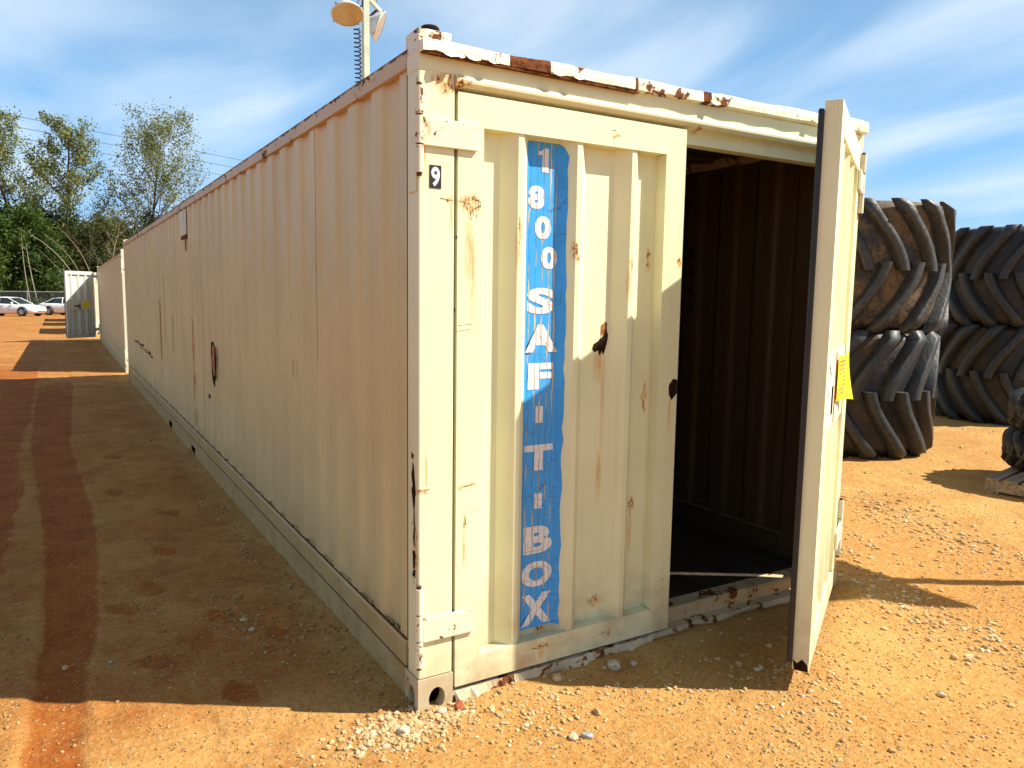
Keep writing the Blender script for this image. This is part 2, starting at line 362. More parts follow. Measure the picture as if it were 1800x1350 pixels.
def sign_mat(name, color, crack_extra=0.0):
    """printed vinyl that has shrunk and split: the paint shows in the cracks"""
    g = NT(name); co = g.coord()
    wob = g.vmath('MULTIPLY', g.vmath('SUBTRACT', g.noise(g.mapping(co, scale=(1,1,0.6)), 16, 4, 0.6, out='Color'), (0.5,0.5,0.5)), (0.010, 0, 0.02))
    p = g.vmath('ADD', co, wob); X_, _, Z_ = g.sep(co)
    gap = None; line = None
    for k, c_ in enumerate((0.4935, 0.5245, 0.5535, 0.5860, 0.6120)):
        w1 = g.noise(g.mapping(co, scale=(0, 0, 1), loc=(k*3.7, 1.3, k*1.9)), 9.0, 6, 0.62)
        w2 = g.noise(g.mapping(co, scale=(0, 0, 1), loc=(k*5.1, 7.3, k*2.3)), 5.5, 2, 0.5)
        d_ = g.math('ABSOLUTE', g.math('SUBTRACT', g.math('ADD', X_, g.math('MULTIPLY', g.math('SUBTRACT', w1, 0.5), 0.034)), c_))
        wd = g.ramp(w2, 0.42, 0.72, -0.0004, 0.0042)
        gk = g.math('LESS_THAN', d_, wd); lk = g.math('LESS_THAN', d_, g.math('ADD', wd, 0.0011))
        gap = gk if gap is None else g.math('MAXIMUM', gap, gk); line = lk if line is None else g.math('MAXIMUM', line, lk)
    e2 = g.voronoi(g.mapping(p, scale=(13, 0.01, 17), loc=(3, 0, 1)), 1.0, 'DISTANCE_TO_EDGE', 'Distance', 1.0)
    fine = g.math('MULTIPLY', g.math('LESS_THAN', e2, 0.013), g.ramp(g.noise(co, 7, 2), 0.45, 0.55, 0, 0.7))
    c0 = g.mix(g.ramp(g.noise(co, 9, 4), 0.3, 0.7), tuple(x*0.88 for x in color[:3])+(1,), color)
    c1 = g.mix(g.math('MAXIMUM', line, g.math('MULTIPLY', fine, 0.7)), c0, (0.05, 0.055, 0.06, 1))
    c2 = g.mix(gap, c1, (0.58, 0.52, 0.36, 1))
    return g.set(c2, 0.4, 0, g.bump(g.math('MULTIPLY', line, -1.0), 0.5, 0.003), 0.4)
M['sign_blue'] = sign_mat('blue_vinyl', (0.045, 0.37, 0.88, 1))
M['sign_white'] = sign_mat('white_vinyl', (0.80, 0.80, 0.80, 1))

# ------------------------------------------------------------------ ground
def vnoise(x, y, scale, seed):
    """smooth value noise on arrays"""
    X = x/scale; Y = y/scale
    xi = np.floor(X).astype(np.int64); yi = np.floor(Y).astype(np.int64); fx = X-xi; fy = Y-yi
    fx = fx*fx*(3-2*fx); fy = fy*fy*(3-2*fy)
    def h(a, b):
        n = (a*374761393 + b*668265263 + seed*974634777) & 0xFFFFFFFF
        n = ((n ^ (n >> 13))*1274126177) & 0xFFFFFFFF
        return ((n ^ (n >> 16)) & 0xFFFF)/65535.0
    return (h(xi,yi)*(1-fx)+h(xi+1,yi)*fx)*(1-fy) + (h(xi,yi+1)*(1-fx)+h(xi+1,yi+1)*fx)*fy
def sstep(a, b, t):
    t = np.clip((t-a)/(b-a), 0, 1); return t*t*(3-2*t)

FEET = [(-0.545,0.468,0.4,.13,.055),(-0.70,0.31,0.3,.13,.05),(-0.72,1.83,0.1,.14,.06),(-0.589,2.49,0.3,.14,.06),(-0.88,1.61,0.5,.13,.06),
        (-0.473,1.28,0.2,.13,.055),(-0.80,0.90,0.9,.12,.055),(-0.679,5.66,0.2,.16,.07),(-0.60,1.02,-.2,.12,.05),(-0.28,0.95,0.1,.11,.05),
        (-0.45,3.4,0.3,.15,.07),(-0.75,4.2,0.0,.15,.07)]
def ground_parts(x, y):
    g = -0.035*sstep(0.5, 3.0, y)*(1-sstep(0.8, 2.2, x)) - 0.0077*np.maximum(0, y-9)*(1-sstep(120, 260, y)) - sstep(120,260,y)*1.6
    near = 1-sstep(20, 45, np.hypot(x-1, y-3))
    g = g + near*((vnoise(x,y,0.9,1)-.5)*0.016 + (vnoise(x,y,0.33,2)-.5)*0.010 + (vnoise(x,y,0.12,3)-.5)*0.007 + (vnoise(x,y,0.05,4)-.5)*0.0045)
    g = g + (vnoise(x,y,7,5)-.5)*0.05*sstep(12, 30, np.hypot(x, y))
    # dirt banked up at the right front post and along the sill
    g = g + 0.055*np.exp(-((x-2.50)**2/0.03 + (y+0.10)**2/0.03)) + 0.02*np.exp(-((y+0.02)/0.05)**2)*sstep(0.15,0.3,x)*(1-sstep(2.3,2.6,x))*(0.4+vnoise(x,y,.16,9))
    # wheel tracks that run past the left of the container
    wob = (vnoise(y, y*0+3, 2.1, 6)-.5)*0.09
    c1 = np.interp(y, [-1,.7,1.3,2.3,3.6,6.5,12], [-1.20,-1.17,-1.115,-1.085,-1.09,-1.20,-1.15]); h1 = np.interp(y, [-1,.7,2.3,3.6,6.5,12], [.085,.085,.13,.155,.17,.26])
    ed = (vnoise(x,y,.10,17)-.5)*0.03
    t1 = 1-sstep(-0.02, 0.025, np.abs(x-c1)-h1+ed)
    t2 = (1-sstep(-1.46, -1.36, x+ed*2+wob))*(0.70+0.5*vnoise(x,y,.8,18))*(1-0.5*sstep(12,20,y))
    damp_shade = np.maximum(t1*(0.85+0.15*vnoise(x,y,.2,8))*(1-sstep(9,17,y)*(0.55+0.45*vnoise(x,y,1.2,33))), np.clip(t2, 0, 0.9))
    damp_shade = np.maximum(damp_shade, 0.28*(1-sstep(-1.25,-1.15,x)))
    g = g - 0.008*t1 - 0.006*t2 + 0.005*np.exp(-((x-c1+0.125)/0.03)**2) + 0.005*np.exp(-((x-c1-0.125)/0.03)**2)
    ft = np.zeros_like(x)
    for fx, fy, a, L_, W_ in FEET:
        dx = (x-fx)*math.cos(a)+(y-fy)*math.sin(a); dy = -(x-fx)*math.sin(a)+(y-fy)*math.cos(a)
        Wd = W_*(1+0.25*np.cos(dy/L_*3)); d = np.sqrt((dx/Wd)**2+(dy/L_)**2) + (vnoise(x,y,.05,11)-.5)*.25
        ft = np.maximum(ft, 1-sstep(0.75, 1.0, d))
    g = g - 0.010*ft
    damp_shade = np.maximum(damp_shade, np.where(np.hypot(x+.545,y-.468) < .2, 0.95, 0.66)*ft*(0.55+0.45*sstep(.36,.5,y)))
    # red clay showing in patches
    pt = sstep(0.40, 0.85, 0.5*vnoise(x,y,1.1,14)+0.3*vnoise(x,y,.35,15)+0.2*vnoise(x,y,.12,16))*0.42*(1-sstep(-.2,.6,x)*0.2)
    damp_shade = np.maximum(damp_shade, pt)
    damp_shade = np.maximum(damp_shade, (0.36+0.24*(0.6*vnoise(x,y,.5,19)+0.4*vnoise(x,y,.14,29)))*(1-sstep(-0.25,0.15,x))*(0.35+0.65*sstep(0.1,0.5,y)))  # puts the container's shade into the soil colour along the alley
    return g, np.clip(damp_shade, 0, 1)
def ground_z(x, y):
    return float(ground_parts(np.array([float(x)]), np.array([float(y)]))[0][0])

def axis_pts(segs):
    out = []
    for a, b, st in segs: out.extend(np.arange(a, b-1e-6, st).tolist())
    return out
xs = [-900,-500,-280,-160,-90,-55,-35,-22,-14,-9,-6.5,-5,-4,-3.3,-2.8,-2.5] + axis_pts([(-2.3,2.6,0.02),(2.6,5,0.035),(5,8,.07),(8,13,.25)]) + [13,15,18,23,32,50,80,140,260,500,900]
ys = [-300,-120,-50,-22,-12,-8,-6,-5,-4.2,-3.6,-3.1] + axis_pts([(-2.8,-1.2,.05),(-1.2,3.0,0.02),(3,6,.04),(6,15,.08),(15,30,.3),(30,75,1.5)]) + [75,80,90,105,130,170,230,320,500,800,1400]
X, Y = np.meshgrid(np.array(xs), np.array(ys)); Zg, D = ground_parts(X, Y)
ny, nx = X.shape
me = bpy.data.meshes.new('ground')
co = np.stack([X, Y, Zg], -1).reshape(-1, 3).astype(np.float32)
idx = np.arange(ny*nx).reshape(ny, nx)
quads = np.stack([idx[:-1,:-1], idx[:-1,1:], idx[1:,1:], idx[1:,:-1]], -1).reshape(-1, 4)
me.vertices.add(len(co)); me.vertices.foreach_set('co', co.ravel())
me.loops.add(quads.size); me.loops.foreach_set('vertex_index', quads.ravel().astype(np.int32))
me.polygons.add(len(quads)); me.polygons.foreach_set('loop_start', np.arange(0, quads.size, 4, dtype=np.int32))
me.polygons.foreach_set('use_smooth', np.ones(len(quads), dtype=bool))
me.update(calc_edges=True)
at = me.attributes.new('damp_shade', 'FLOAT', 'POINT'); at.data.foreach_set('value', D.ravel().astype(np.float32))  # damp soil, plus the shade painted along the alley

def ground_mat():
    g = NT('sandy_clay'); co = g.coord()
    big = g.noise(co, 0.45, 5, 0.6); mid = g.noise(co, 2.6, 5, 0.62, 0.4); fine = g.noise(co, 38, 6, 0.7)
    dry = g.mix(g.ramp(mid, 0.32, 0.68), (0.38, 0.190, 0.052, 1), (0.50, 0.285, 0.092, 1))
    dry = g.mix(g.ramp(big, 0.38, 0.68), dry, (0.40, 0.185, 0.045, 1))
    dry = g.mix(g.ramp(fine, 0.40, 0.70, 0, 0.55), dry, (0.55, 0.35, 0.14, 1))
    wet_shade = g.mix(g.ramp(mid, 0.3, 0.7), (0.225, 0.046, 0.006, 1), (0.32, 0.088, 0.011, 1))  # wet clay colour, also used for the painted alley shade
    d = g.math('ADD', g.attr('damp_shade'), g.math('MULTIPLY', g.math('SUBTRACT', g.noise(co, 9, 6, 0.7), 0.5), 0.5))
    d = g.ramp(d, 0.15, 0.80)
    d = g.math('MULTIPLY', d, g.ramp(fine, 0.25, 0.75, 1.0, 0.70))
    col = g.mix(d, dry, wet_shade)
    # grit: pale and dark grains
    v = g.n.new('ShaderNodeTexVoronoi'); g.l.new(co, v.inputs['Vector']); v.inputs['Scale'].default_value = 95
    cr = g.sep(v.outputs['Color'])
    gm = g.math('MULTIPLY', g.ramp(cr[0], 0.80, 0.82), g.ramp(v.outputs['Distance'], 0.42, 0.30))
    gcol = g.mix(g.ramp(cr[1], 0.2, 0.9), (0.22, 0.11, 0.035, 1), (0.58, 0.42, 0.22, 1))
    col = g.mix(g.math('MULTIPLY', gm, 0.8), col, gcol)
    v2 = g.n.new('ShaderNodeTexVoronoi'); g.l.new(co, v2.inputs['Vector']); v2.inputs['Scale'].default_value = 34
    c2 = g.sep(v2.outputs['Color'])
    gm2 = g.math('MULTIPLY', g.ramp(c2[0], 0.86, 0.88), g.ramp(v2.outputs['Distance'], 0.30, 0.22))
    col = g.mix(g.math('MULTIPLY', gm2, 0.7), col, g.mix(c2[2], (0.28, 0.15, 0.05, 1), (0.55, 0.40, 0.21, 1)))
    # old tyre scuffs running with the yard, out where the mesh is coarse
    h = g.math('ADD', g.math('MULTIPLY', gm, 0.7), g.math('MULTIPLY', fine, 0.9))
    h = g.math('ADD', h, g.math('MULTIPLY', gm2, 1.6))
    h = g.math('ADD', h, g.math('MULTIPLY', g.noise(co, 11, 5, 0.65), 1.6))
    nb = g.bump(h, 0.9, 0.012)
    return g.set(col, 0.92, 0, nb, 0.12)
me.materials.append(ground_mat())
ground = bpy.data.objects.new('ground', me); C.objects.link(ground); ground['kind'] = 'structure'

# ------------------------------------------------------------------ gravel (stuff)
def ico(sub=0):
    t = (1+5**.5)/2
    v = [(-1,t,0),(1,t,0),(-1,-t,0),(1,-t,0),(0,-1,t),(0,1,t),(0,-1,-t),(0,1,-t),(t,0,-1),(t,0,1),(-t,0,-1),(-t,0,1)]
    f = [(0,11,5),(0,5,1),(0,1,7),(0,7,10),(0,10,11),(1,5,9),(5,11,4),(11,10,2),(10,7,6),(7,1,8),(3,9,4),(3,4,2),(3,2,6),(3,6,8),(3,8,9),(4,9,5),(2,4,11),(6,2,10),(8,6,7),(9,8,1)]
    v = [Vector(p).normalized() for p in v]
    for _ in range(sub):
        nf = []; cache = {}
        def mid(a, b):
            k = (min(a,b), max(a,b))
            if k not in cache: v.append(((v[a]+v[b])/2).normalized()); cache[k] = len(v)-1
            return cache[k]
        for a, b, c in f:
            ab, bc, ca = mid(a,b), mid(b,c), mid(c,a); nf += [(a,ab,ca),(b,bc,ab),(c,ca,bc),(ab,bc,ca)]
        f = nf
    return np.array([tuple(p) for p in v]), np.array(f)
def pebbles(name, P, S, sub, seed, mat, flat=0.62):
    """P: (n,2) places, S: radii"""
    rg = np.random.RandomState(seed); bv, bf = ico(sub); n = len(P); nv = len(bv)
    protos = []
    for k in range(10):
        j = bv*(1+(rg.rand(nv,1)-.5)*0.42)*np.array([1, rg.uniform(.6,.95), flat*rg.uniform(.7,1.1)]); protos.append(j)
    protos = np.array(protos)
    a = rg.rand(n)*2*PI; ca, sa = np.cos(a), np.sin(a); pk = protos[rg.randint(0,10,n)]
    V = np.empty((n,nv,3)); V[...,0] = (pk[...,0]*ca[:,None]-pk[...,1]*sa[:,None])*S[:,None]; V[...,1] = (pk[...,0]*sa[:,None]+pk[...,1]*ca[:,None])*S[:,None]
    V[...,2] = pk[...,2]*S[:,None]
    gz = ground_parts(P[:,0], P[:,1])[0]
    V[...,0] += P[:,0:1]; V[...,1] += P[:,1:2]; V[...,2] += (gz+S*flat*0.35)[:,None]
    F = (bf[None] + (np.arange(n)*nv)[:,None,None]).reshape(-1,3)
    me = bpy.data.meshes.new(name); me.vertices.add(n*nv); me.vertices.foreach_set('co', V.reshape(-1).astype(np.float32))
    me.loops.add(F.size); me.loops.foreach_set('vertex_index', F.ravel().astype(np.int32))
    me.polygons.add(len(F)); me.polygons.foreach_set('loop_start', np.arange(0, F.size, 3, dtype=np.int32))
    me.polygons.foreach_set('use_smooth', np.zeros(len(F), dtype=bool)); me.update(calc_edges=True)
    at = me.attributes.new('tone', 'FLOAT', 'POINT'); at.data.foreach_set('value', np.repeat(rg.rand(n), nv).astype(np.float32))
    me.materials.append(mat); return me
def pebble_mat(name, A, B, D_):
    g = NT(name); t = g.attr('tone'); co = g.coord()
    c = g.mix(g.ramp(t, 0.0, 0.45), A, B)
    c = g.mix(g.ramp(t, 0.75, 1.0), c, D_)
    c = g.mix(g.ramp(g.noise(co, 60, 4), 0.4, 0.7, 0, 0.5), c, (0.40, 0.23, 0.09, 1))
    return g.set(c, 0.85, 0, g.bump(g.noise(co, 160, 4), 0.4, 0.002), 0.25)
M['pebble'] = pebble_mat('river_pebble', (0.38, 0.22, 0.085, 1), (0.50, 0.34, 0.165, 1), (0.58, 0.48, 0.32, 1))
M['pebble_brown'] = pebble_mat('brown_shaded_pebble', (0.25, 0.125, 0.036, 1), (0.36, 0.20, 0.075, 1), (0.46, 0.31, 0.15, 1))  # brown grit colour; also puts the alley's shade into the gravel there
rg = np.random.RandomState(3)
def scatter(n, fn): return np.array([fn() for _ in range(n)])
pts = []; rad = []
def put(n, f, r0_, r1_, pw=2.2):
    for _ in range(n):
        p = f(); pts.append(p); rad.append(r0_ + (r1_-r0_)*rg.rand()**pw)
U = rg.uniform; N = rg.normal
def seg(a, b, s):
    def f():
        t = U(0,1); return (a[0]+(b[0]-a[0])*t+N(0,s), a[1]+(b[1]-a[1])*t+N(0,s))
    return f
put(700, lambda: (-0.07+N(0,.12), -0.065+N(0,.07)), .004, .0145, 1.6)             # heap at the corner fitting
put(160, lambda: (-0.20+N(0,.16), -0.12+N(0,.07)), .003, .010)
put(260, seg((0.05,-0.07),(0.5,-0.30),.10), .004, .013)
put(260, seg((0.3,-0.05),(1.3,-0.42),.10), .004, .012)
put(420, seg((-0.09,0.1),(-0.16,4.2),.06), .004, .014)                           # beside the bottom rail
put(200, seg((-0.33,0.7),(-0.45,1.6),.06), .004, .013)
put(260, seg((-0.75,0.5),(-0.82,2.2),.12), .003, .011)
put(120, seg((-1.33,0.6),(-1.33,2.2),.03), .003, .010)
put(520, seg((4.35,1.25),(3.75,-0.3),.17), .006, .020)                           # ridges of gravel to the right
put(420, seg((2.75,0.05),(2.42,-1.0),.13), .005, .018)
put(300, seg((3.3,0.9),(2.9,0.3),.18), .006, .018)
put(240, seg((1.6,-0.55),(0.9,-0.9),.12), .004, .012)
put(900, lambda: (U(-.2,2.4), U(-1.4,-.15)), .003, .011, 3)
put(900, lambda: (U(1.2,4.8), U(-1.6,1.4)), .004, .016, 3)
put(700, lambda: (U(-1.3,0), U(-.3,5)), .003, .010, 4)
put(600, lambda: (U(3,9), U(-1,6)), .006, .020, 3)
put(300, lambda: (U(-4,-.2), U(5,14)), .008, .02, 3)
P = np.array(pts); S = np.array(rad)
keep = ~((P[:,0] > 0.0) & (P[:,0] < 2.44) & (P[:,1] > -0.005) & (P[:,1] < 13))
P = P[keep]; S = S[keep]
hp = ((P[:,0] > -0.75) & (P[:,1] < 0.06)) | (P[:,0] > 2.0)
link('gravel', pebbles('gravel', P[hp], S[hp], 1, 5, M['pebble']), kind='stuff')
link('gravel', pebbles('gravel', P[~hp], S[~hp], 1, 7, M['pebble_brown']), kind='stuff')  # gravel in the container's shade takes the darkened colour
n2 = 20000
P2 = np.concatenate([np.stack([rg.uniform(-1.6,3.6,n2), rg.uniform(-1.5,2.6,n2)], -1), np.stack([rg.uniform(2.4,5.5,4500), rg.uniform(-1.2,2.2,4500)], -1)])
den = vnoise(P2[:,0], P2[:,1], .28, 21)*0.6 + vnoise(P2[:,0], P2[:,1], .09, 22)*0.4
keep = (den > 0.42) & ~((P2[:,0] > 0.0) & (P2[:,0] < 2.44) & (P2[:,1] > -0.003)) & ~((P2[:,0] < -0.95) & (P2[:,0] > -1.3) & (rg.rand(len(P2)) < .75))
P2 = P2[keep]; S2 = 0.0018+0.0042*rg.rand(len(P2))**2
link('grit', pebbles('grit', P2, S2, 0, 6, M['pebble_brown'], 0.8), kind='stuff')

# the stones one can single out
M['stone_white'] = simple('pale_stone', (0.56, 0.46, 0.31), 0.8, 0, 0.15, 30, 0.5, 0.2)
M['stone_tan'] = simple('tan_stone', (0.52, 0.36, 0.19), 0.85, 0, 0.2, 30, 0.5, 0.2)
M['brick_red'] = simple('brick_fragment_clay', (0.36, 0.10, 0.045), 0.9, 0, 0.25, 35, 0.7, 0.15)
M['stone_grey'] = simple('grey_stone', (0.33, 0.33, 0.31), 0.8, 0, 0.2, 30, 0.5, 0.2)
def stone(name, x, y, r, mat, seed, label, cat='stone', squash=0.6, sub=2):
    rs = np.random.RandomState(seed); bv, bf = ico(sub)
    d = rs.randn(6,3); d /= np.linalg.norm(d, axis=1)[:,None]
    s = np.ones(len(bv))
    for k in range(6):
        dt = bv@d[k]; s -= np.maximum(0, dt-0.62)*rs.uniform(.5,1.0)
    v = bv*s[:,None]*np.array([1, rs.uniform(.65,.9), squash])*r
    m = MB(); m.add([tuple(p) for p in v], [tuple(f) for f in bf], 0, True)
    o = m.build(name, mat, loc=(x, y, ground_z(x,y)+r*squash*0.45), rotz=rs.rand()*6)
    tag(o, label, cat); return o
stone('stone', 0.862, -0.085, 0.040, M['stone_white'], 1, 'largest pale angular stone at the shade edge below the closed door')
stone('stone', 0.955, -0.105, 0.022, M['stone_white'], 2, 'smaller pale stone just right of the largest angular one')
stone('stone', 1.400, -0.405, 0.018, M['stone_white'], 3, 'pale pebble at the shade edge below the doorway')
stone('stone', 0.410, -0.427, 0.023, M['stone_white'], 4, 'round cream stone, left one of a pair in the foreground')
stone('stone', 0.456, -0.443, 0.024, M['stone_grey'], 5, 'grey and white stone, right one of a pair in the foreground')
stone('stone', 0.582, -0.341, 0.021, M['stone_tan'], 6, 'flat tan stone on the sunlit dirt behind the foreground pair')
stone('stone', 0.590, 0.000-0.06, 0.030, M['stone_tan'], 7, 'rounded tan stone touching the torn sill below the closed door')
stone('stone', 1.863, -0.914, 0.020, M['stone_white'], 8, 'single pale stone on smooth dirt right of the open door')
stone('stone', -0.396, 1.163, 0.024, M['stone_tan'], 9, 'tan stone in the shade, hindmost of a row of three')
stone('stone', -0.385, 1.03, 0.020, M['stone_white'], 10, 'pale stone in the shade, front one of a row of three')
stone('stone', -0.971, 0.981, 0.013, M['stone_grey'], 11, 'small blue grey stone beside the dark tyre track')
stone('stone', -1.135, 1.045, 0.016, M['stone_tan'], 12, 'small stone lying inside the dark red tyre track')
stone('brick_fragment', 0.150, -0.050, 0.030, M['brick_red'], 13, 'red brick fragment among white gravel beside the corner fitting', 'brick', 0.55, 1)
stone('stone', -0.105, -0.105, 0.030, M['stone_white'], 14, 'biggest white stone in the gravel heap at the container corner')
stone('stone', 2.68, 0.42, 0.03, M['stone_white'], 15, 'pale flat stone right of the lower door hinge')
stone('stone', 0.075, -0.045, 0.022, M['stone_white'], 16, 'white stone under the front hole of the corner fitting')

# ------------------------------------------------------------------ containers
W = 2.438; Z1 = 2.385
def jag(rs, n, rx, rz, amp=0.25):
    return [(math.cos(2*PI*k/n)*rx*(1+rs.uniform(-amp,amp)), math.sin(2*PI*k/n)*rz*(1+rs.uniform(-amp,amp))) for k in range(n)]
def casting(parent, x0, x1, y0, y1, z0, z1, mat, hole_front=True, hole_side=-1, back=False):
    """hollow cast corner block with oval hand holes"""
    m = MB(); n = 16
    def plate(c0, c1, z0_, z1_, hc, hr, P, Q):
        # ring between a rectangle and an oval, then the hole's inner wall
        ring = []; oval = []
        for k in range(n):
            t = 2*PI*k/n; cx, cz = math.cos(t), math.sin(t)
            oval.append((hc[0]+cx*hr[0], hc[1]+cz*hr[1]))
            s = max(abs(cx), abs(cz)); px_, pz = cx/s, cz/s
            ring.append(((c0+c1)/2+px_*(c1-c0)/2, (z0_+z1_)/2+pz*(z1_-z0_)/2))
        vs_ = [P(*p) for p in ring]+[P(*p) for p in oval]+[Q(*p) for p in oval]
        m.add(vs_, [(k,(k+1)%n,n+(k+1)%n,n+k) for k in range(n)], 0)
        m.add(vs_, [(n+k,n+(k+1)%n,2*n+(k+1)%n,2*n+k) for k in range(n)], 0)
        m.add(vs_, [tuple(range(2*n,3*n))], 1)
    yf = y1 if back else y0; s = -1 if back else 1
    if hole_front: plate(x0, x1, z0, z1, ((x0+x1)/2+0.005, z0+(z1-z0)*0.45), (0.034, 0.044), lambda a,b: (a,yf,b), lambda a,b: (a,yf+s*0.05,b))
    else: m.add([(x0,yf,z0),(x1,yf,z0),(x1,yf,z1),(x0,yf,z1)], [(0,1,2,3)])
    xf, xo = (x0, x1) if hole_side < 0 else (x1, x0); s2 = 1 if hole_side < 0 else -1
    plate(y0, y1, z0, z1, ((y0+y1)/2, z0+(z1-z0)*0.45), (0.030, 0.044), lambda a,b: (xf,a,b), lambda a,b: (xf+s2*0.05,a,b))
    m.add([(x0,y0,z0),(x1,y0,z0),(x1,y1,z0),(x0,y1,z0),(x0,y0,z1),(x1,y0,z1),(x1,y1,z1),(x0,y1,z1)],
          [(0,3,2,1),(4,5,6,7),(2,3,7,6) if not back else (0,1,5,4),(1,2,6,5) if hole_side < 0 else (3,0,4,7)])
    return m.build('corner_fitting', [mat, M['void']], parent)

def side_profile(x_out, sgn, pitch, n, y0):
    pr = []
    for k in range(n):
        b = y0+k*pitch
        for t, d in ((0.0, 0), (0.30, 0), (0.34, .06), (0.38, .25), (0.44, .75), (0.48, .94), (0.52, 1), (0.82, 1), (0.86, .94), (0.89, .75), (0.93, .25), (0.96, .06)): pr.append((x_out+sgn*0.018*d, b+t*pitch))
    pr.append((x_out, y0+n*pitch)); return pr
# shared side sheets: four corrugations each
_sheets = {}
def sheet_mesh(key, sgn, pitch, n, z0, z1, mats):
    k = (key, sgn, n, round(pitch,4))
    if k not in _sheets:
        m = MB(); pr = side_profile(0, sgn, pitch, n, 0)
        m.strip(pr, 'z', z0, z1, 0, True)
        m.strip([(p[0]+sgn*0.003, p[1]) for p in pr], 'z', z0, z1, 1)       # inner skin of the 3 mm steel
        _sheets[k] = m.mesh('side_panel', mats)
    return _sheets[k]

def prof(x):
    """depth of the corrugated door panel at x"""
    d = 0.056
    for c in (0.42, 0.69, 0.965):
        a = abs(x-c)
        if a < 0.012: d = min(d, 0.006)
        elif a < 0.064: d = min(d, 0.006+(a-0.012)/0.052*0.05)
    return d

def make_door(parent, loc, rotz, mirrored=False, band=False, free=1.241, mats=None, detail=True):
    fm, pm, hm = mats or (M['frame_door'], M['panel_door'], M['hinge'])
    d = empty('door', loc, rotz, parent); s = -1 if mirrored else 1
    z0, z1, x0, x1 = 0.055, 2.270, 0.152, free
    ix0, ix1, iz0, iz1 = 0.258, x1-0.110, 0.165, 2.157; T = 0.062
    def q(m):
        if mirrored:
            m.v = [(-p[0], p[1], p[2]) for p in m.v]; m.f = [tuple(reversed(f)) for f in m.f]
        return m
    e = 0.0006
    for nm, poly in (('stile', [(x0,z0),(ix0-e,iz0),(ix0-e,iz1),(x0,z1)]), ('stile', [(ix1+e,iz0),(x1,z0),(x1,z1),(ix1+e,iz1)]),
                     ('rail', [(x0+e,z1),(ix0,iz1+e),(ix1,iz1+e),(x1-e,z1)]), ('rail', [(x0+e,z0),(x1-e,z0),(ix1,iz0-e),(ix0,iz0-e)])):
        m = MB(); m.prism(poly, 'y', 0.0, T); q(m).build(nm, fm, d, bevel=0.004)
    spans = [(iz0-0.002, iz1+0.002)] if not band else [(iz0-0.002, 0.987), (1.318, iz1+0.002)]
    brk = sorted([ix0-0.002] + [c+k for c in (0.42,0.69,0.965) for k in (-.064,-.012,.012,.064)] + [ix1+0.002])
    brk = [b for b in brk if ix0-0.003 <= b <= ix1+0.003]
    for a, b in spans:
        m = MB(); m.strip([(x, prof(x)) for x in brk], 'z', a, b, 0); m.strip([(x, prof(x)+0.004) for x in brk], 'z', a, b, 0)
        q(m).build('door_panel', pm, d)
    if band:
        m = MB(); m.prism([(ix0+e,0.985),(ix1-e,0.985),(ix1-e,1.320),(ix0+e,1.320)], 'y', 0.006, 0.056)
        q(m).build('lock_plate', hm, d, bevel=0.004)
    if not detail: return d, q
    # rubber seal round the free edge, on the inner side
    m = MB(); m.box(x1-0.03, x1+0.012, T+0.001, T+0.022, z0+0.03, z1-0.03); q(m).build('rubber_seal', M['gasket'], d, bevel=0.006)
    m = MB(); m.box(x0+0.03, x1-0.04, T+0.001, T+0.016, z1-0.06, z1-0.03); m.box(x0+0.03, x1-0.04, T+0.001, T+0.016, z0+0.03, z0+0.06)
    q(m).build('rubber_seal', M['gasket'], d, bevel=0.004)
    for za, zb, pa, pb in ((2.070, 2.165, 1.974, 2.269), (0.270, 0.362, 0.175, 0.483)):
        m = MB(); m.box(0.012, 0.228, -0.014, -0.001, za, zb); q(m).build('hinge_leaf', hm, d, bevel=0.003)
        m = MB(); h = (pb-pa)/3
        for k in range(3): m.tube([(0,-0.006,pa+k*h+0.003),(0,-0.006,pa+(k+1)*h-0.003)], 0.0145, 12, 0)
        m.tube([(0,-0.006,pa-0.008),(0,-0.006,pb+0.008)], 0.009, 10, 1)
        q(m).build('hinge_pin', [hm, M['rust']], d)
    return d, q

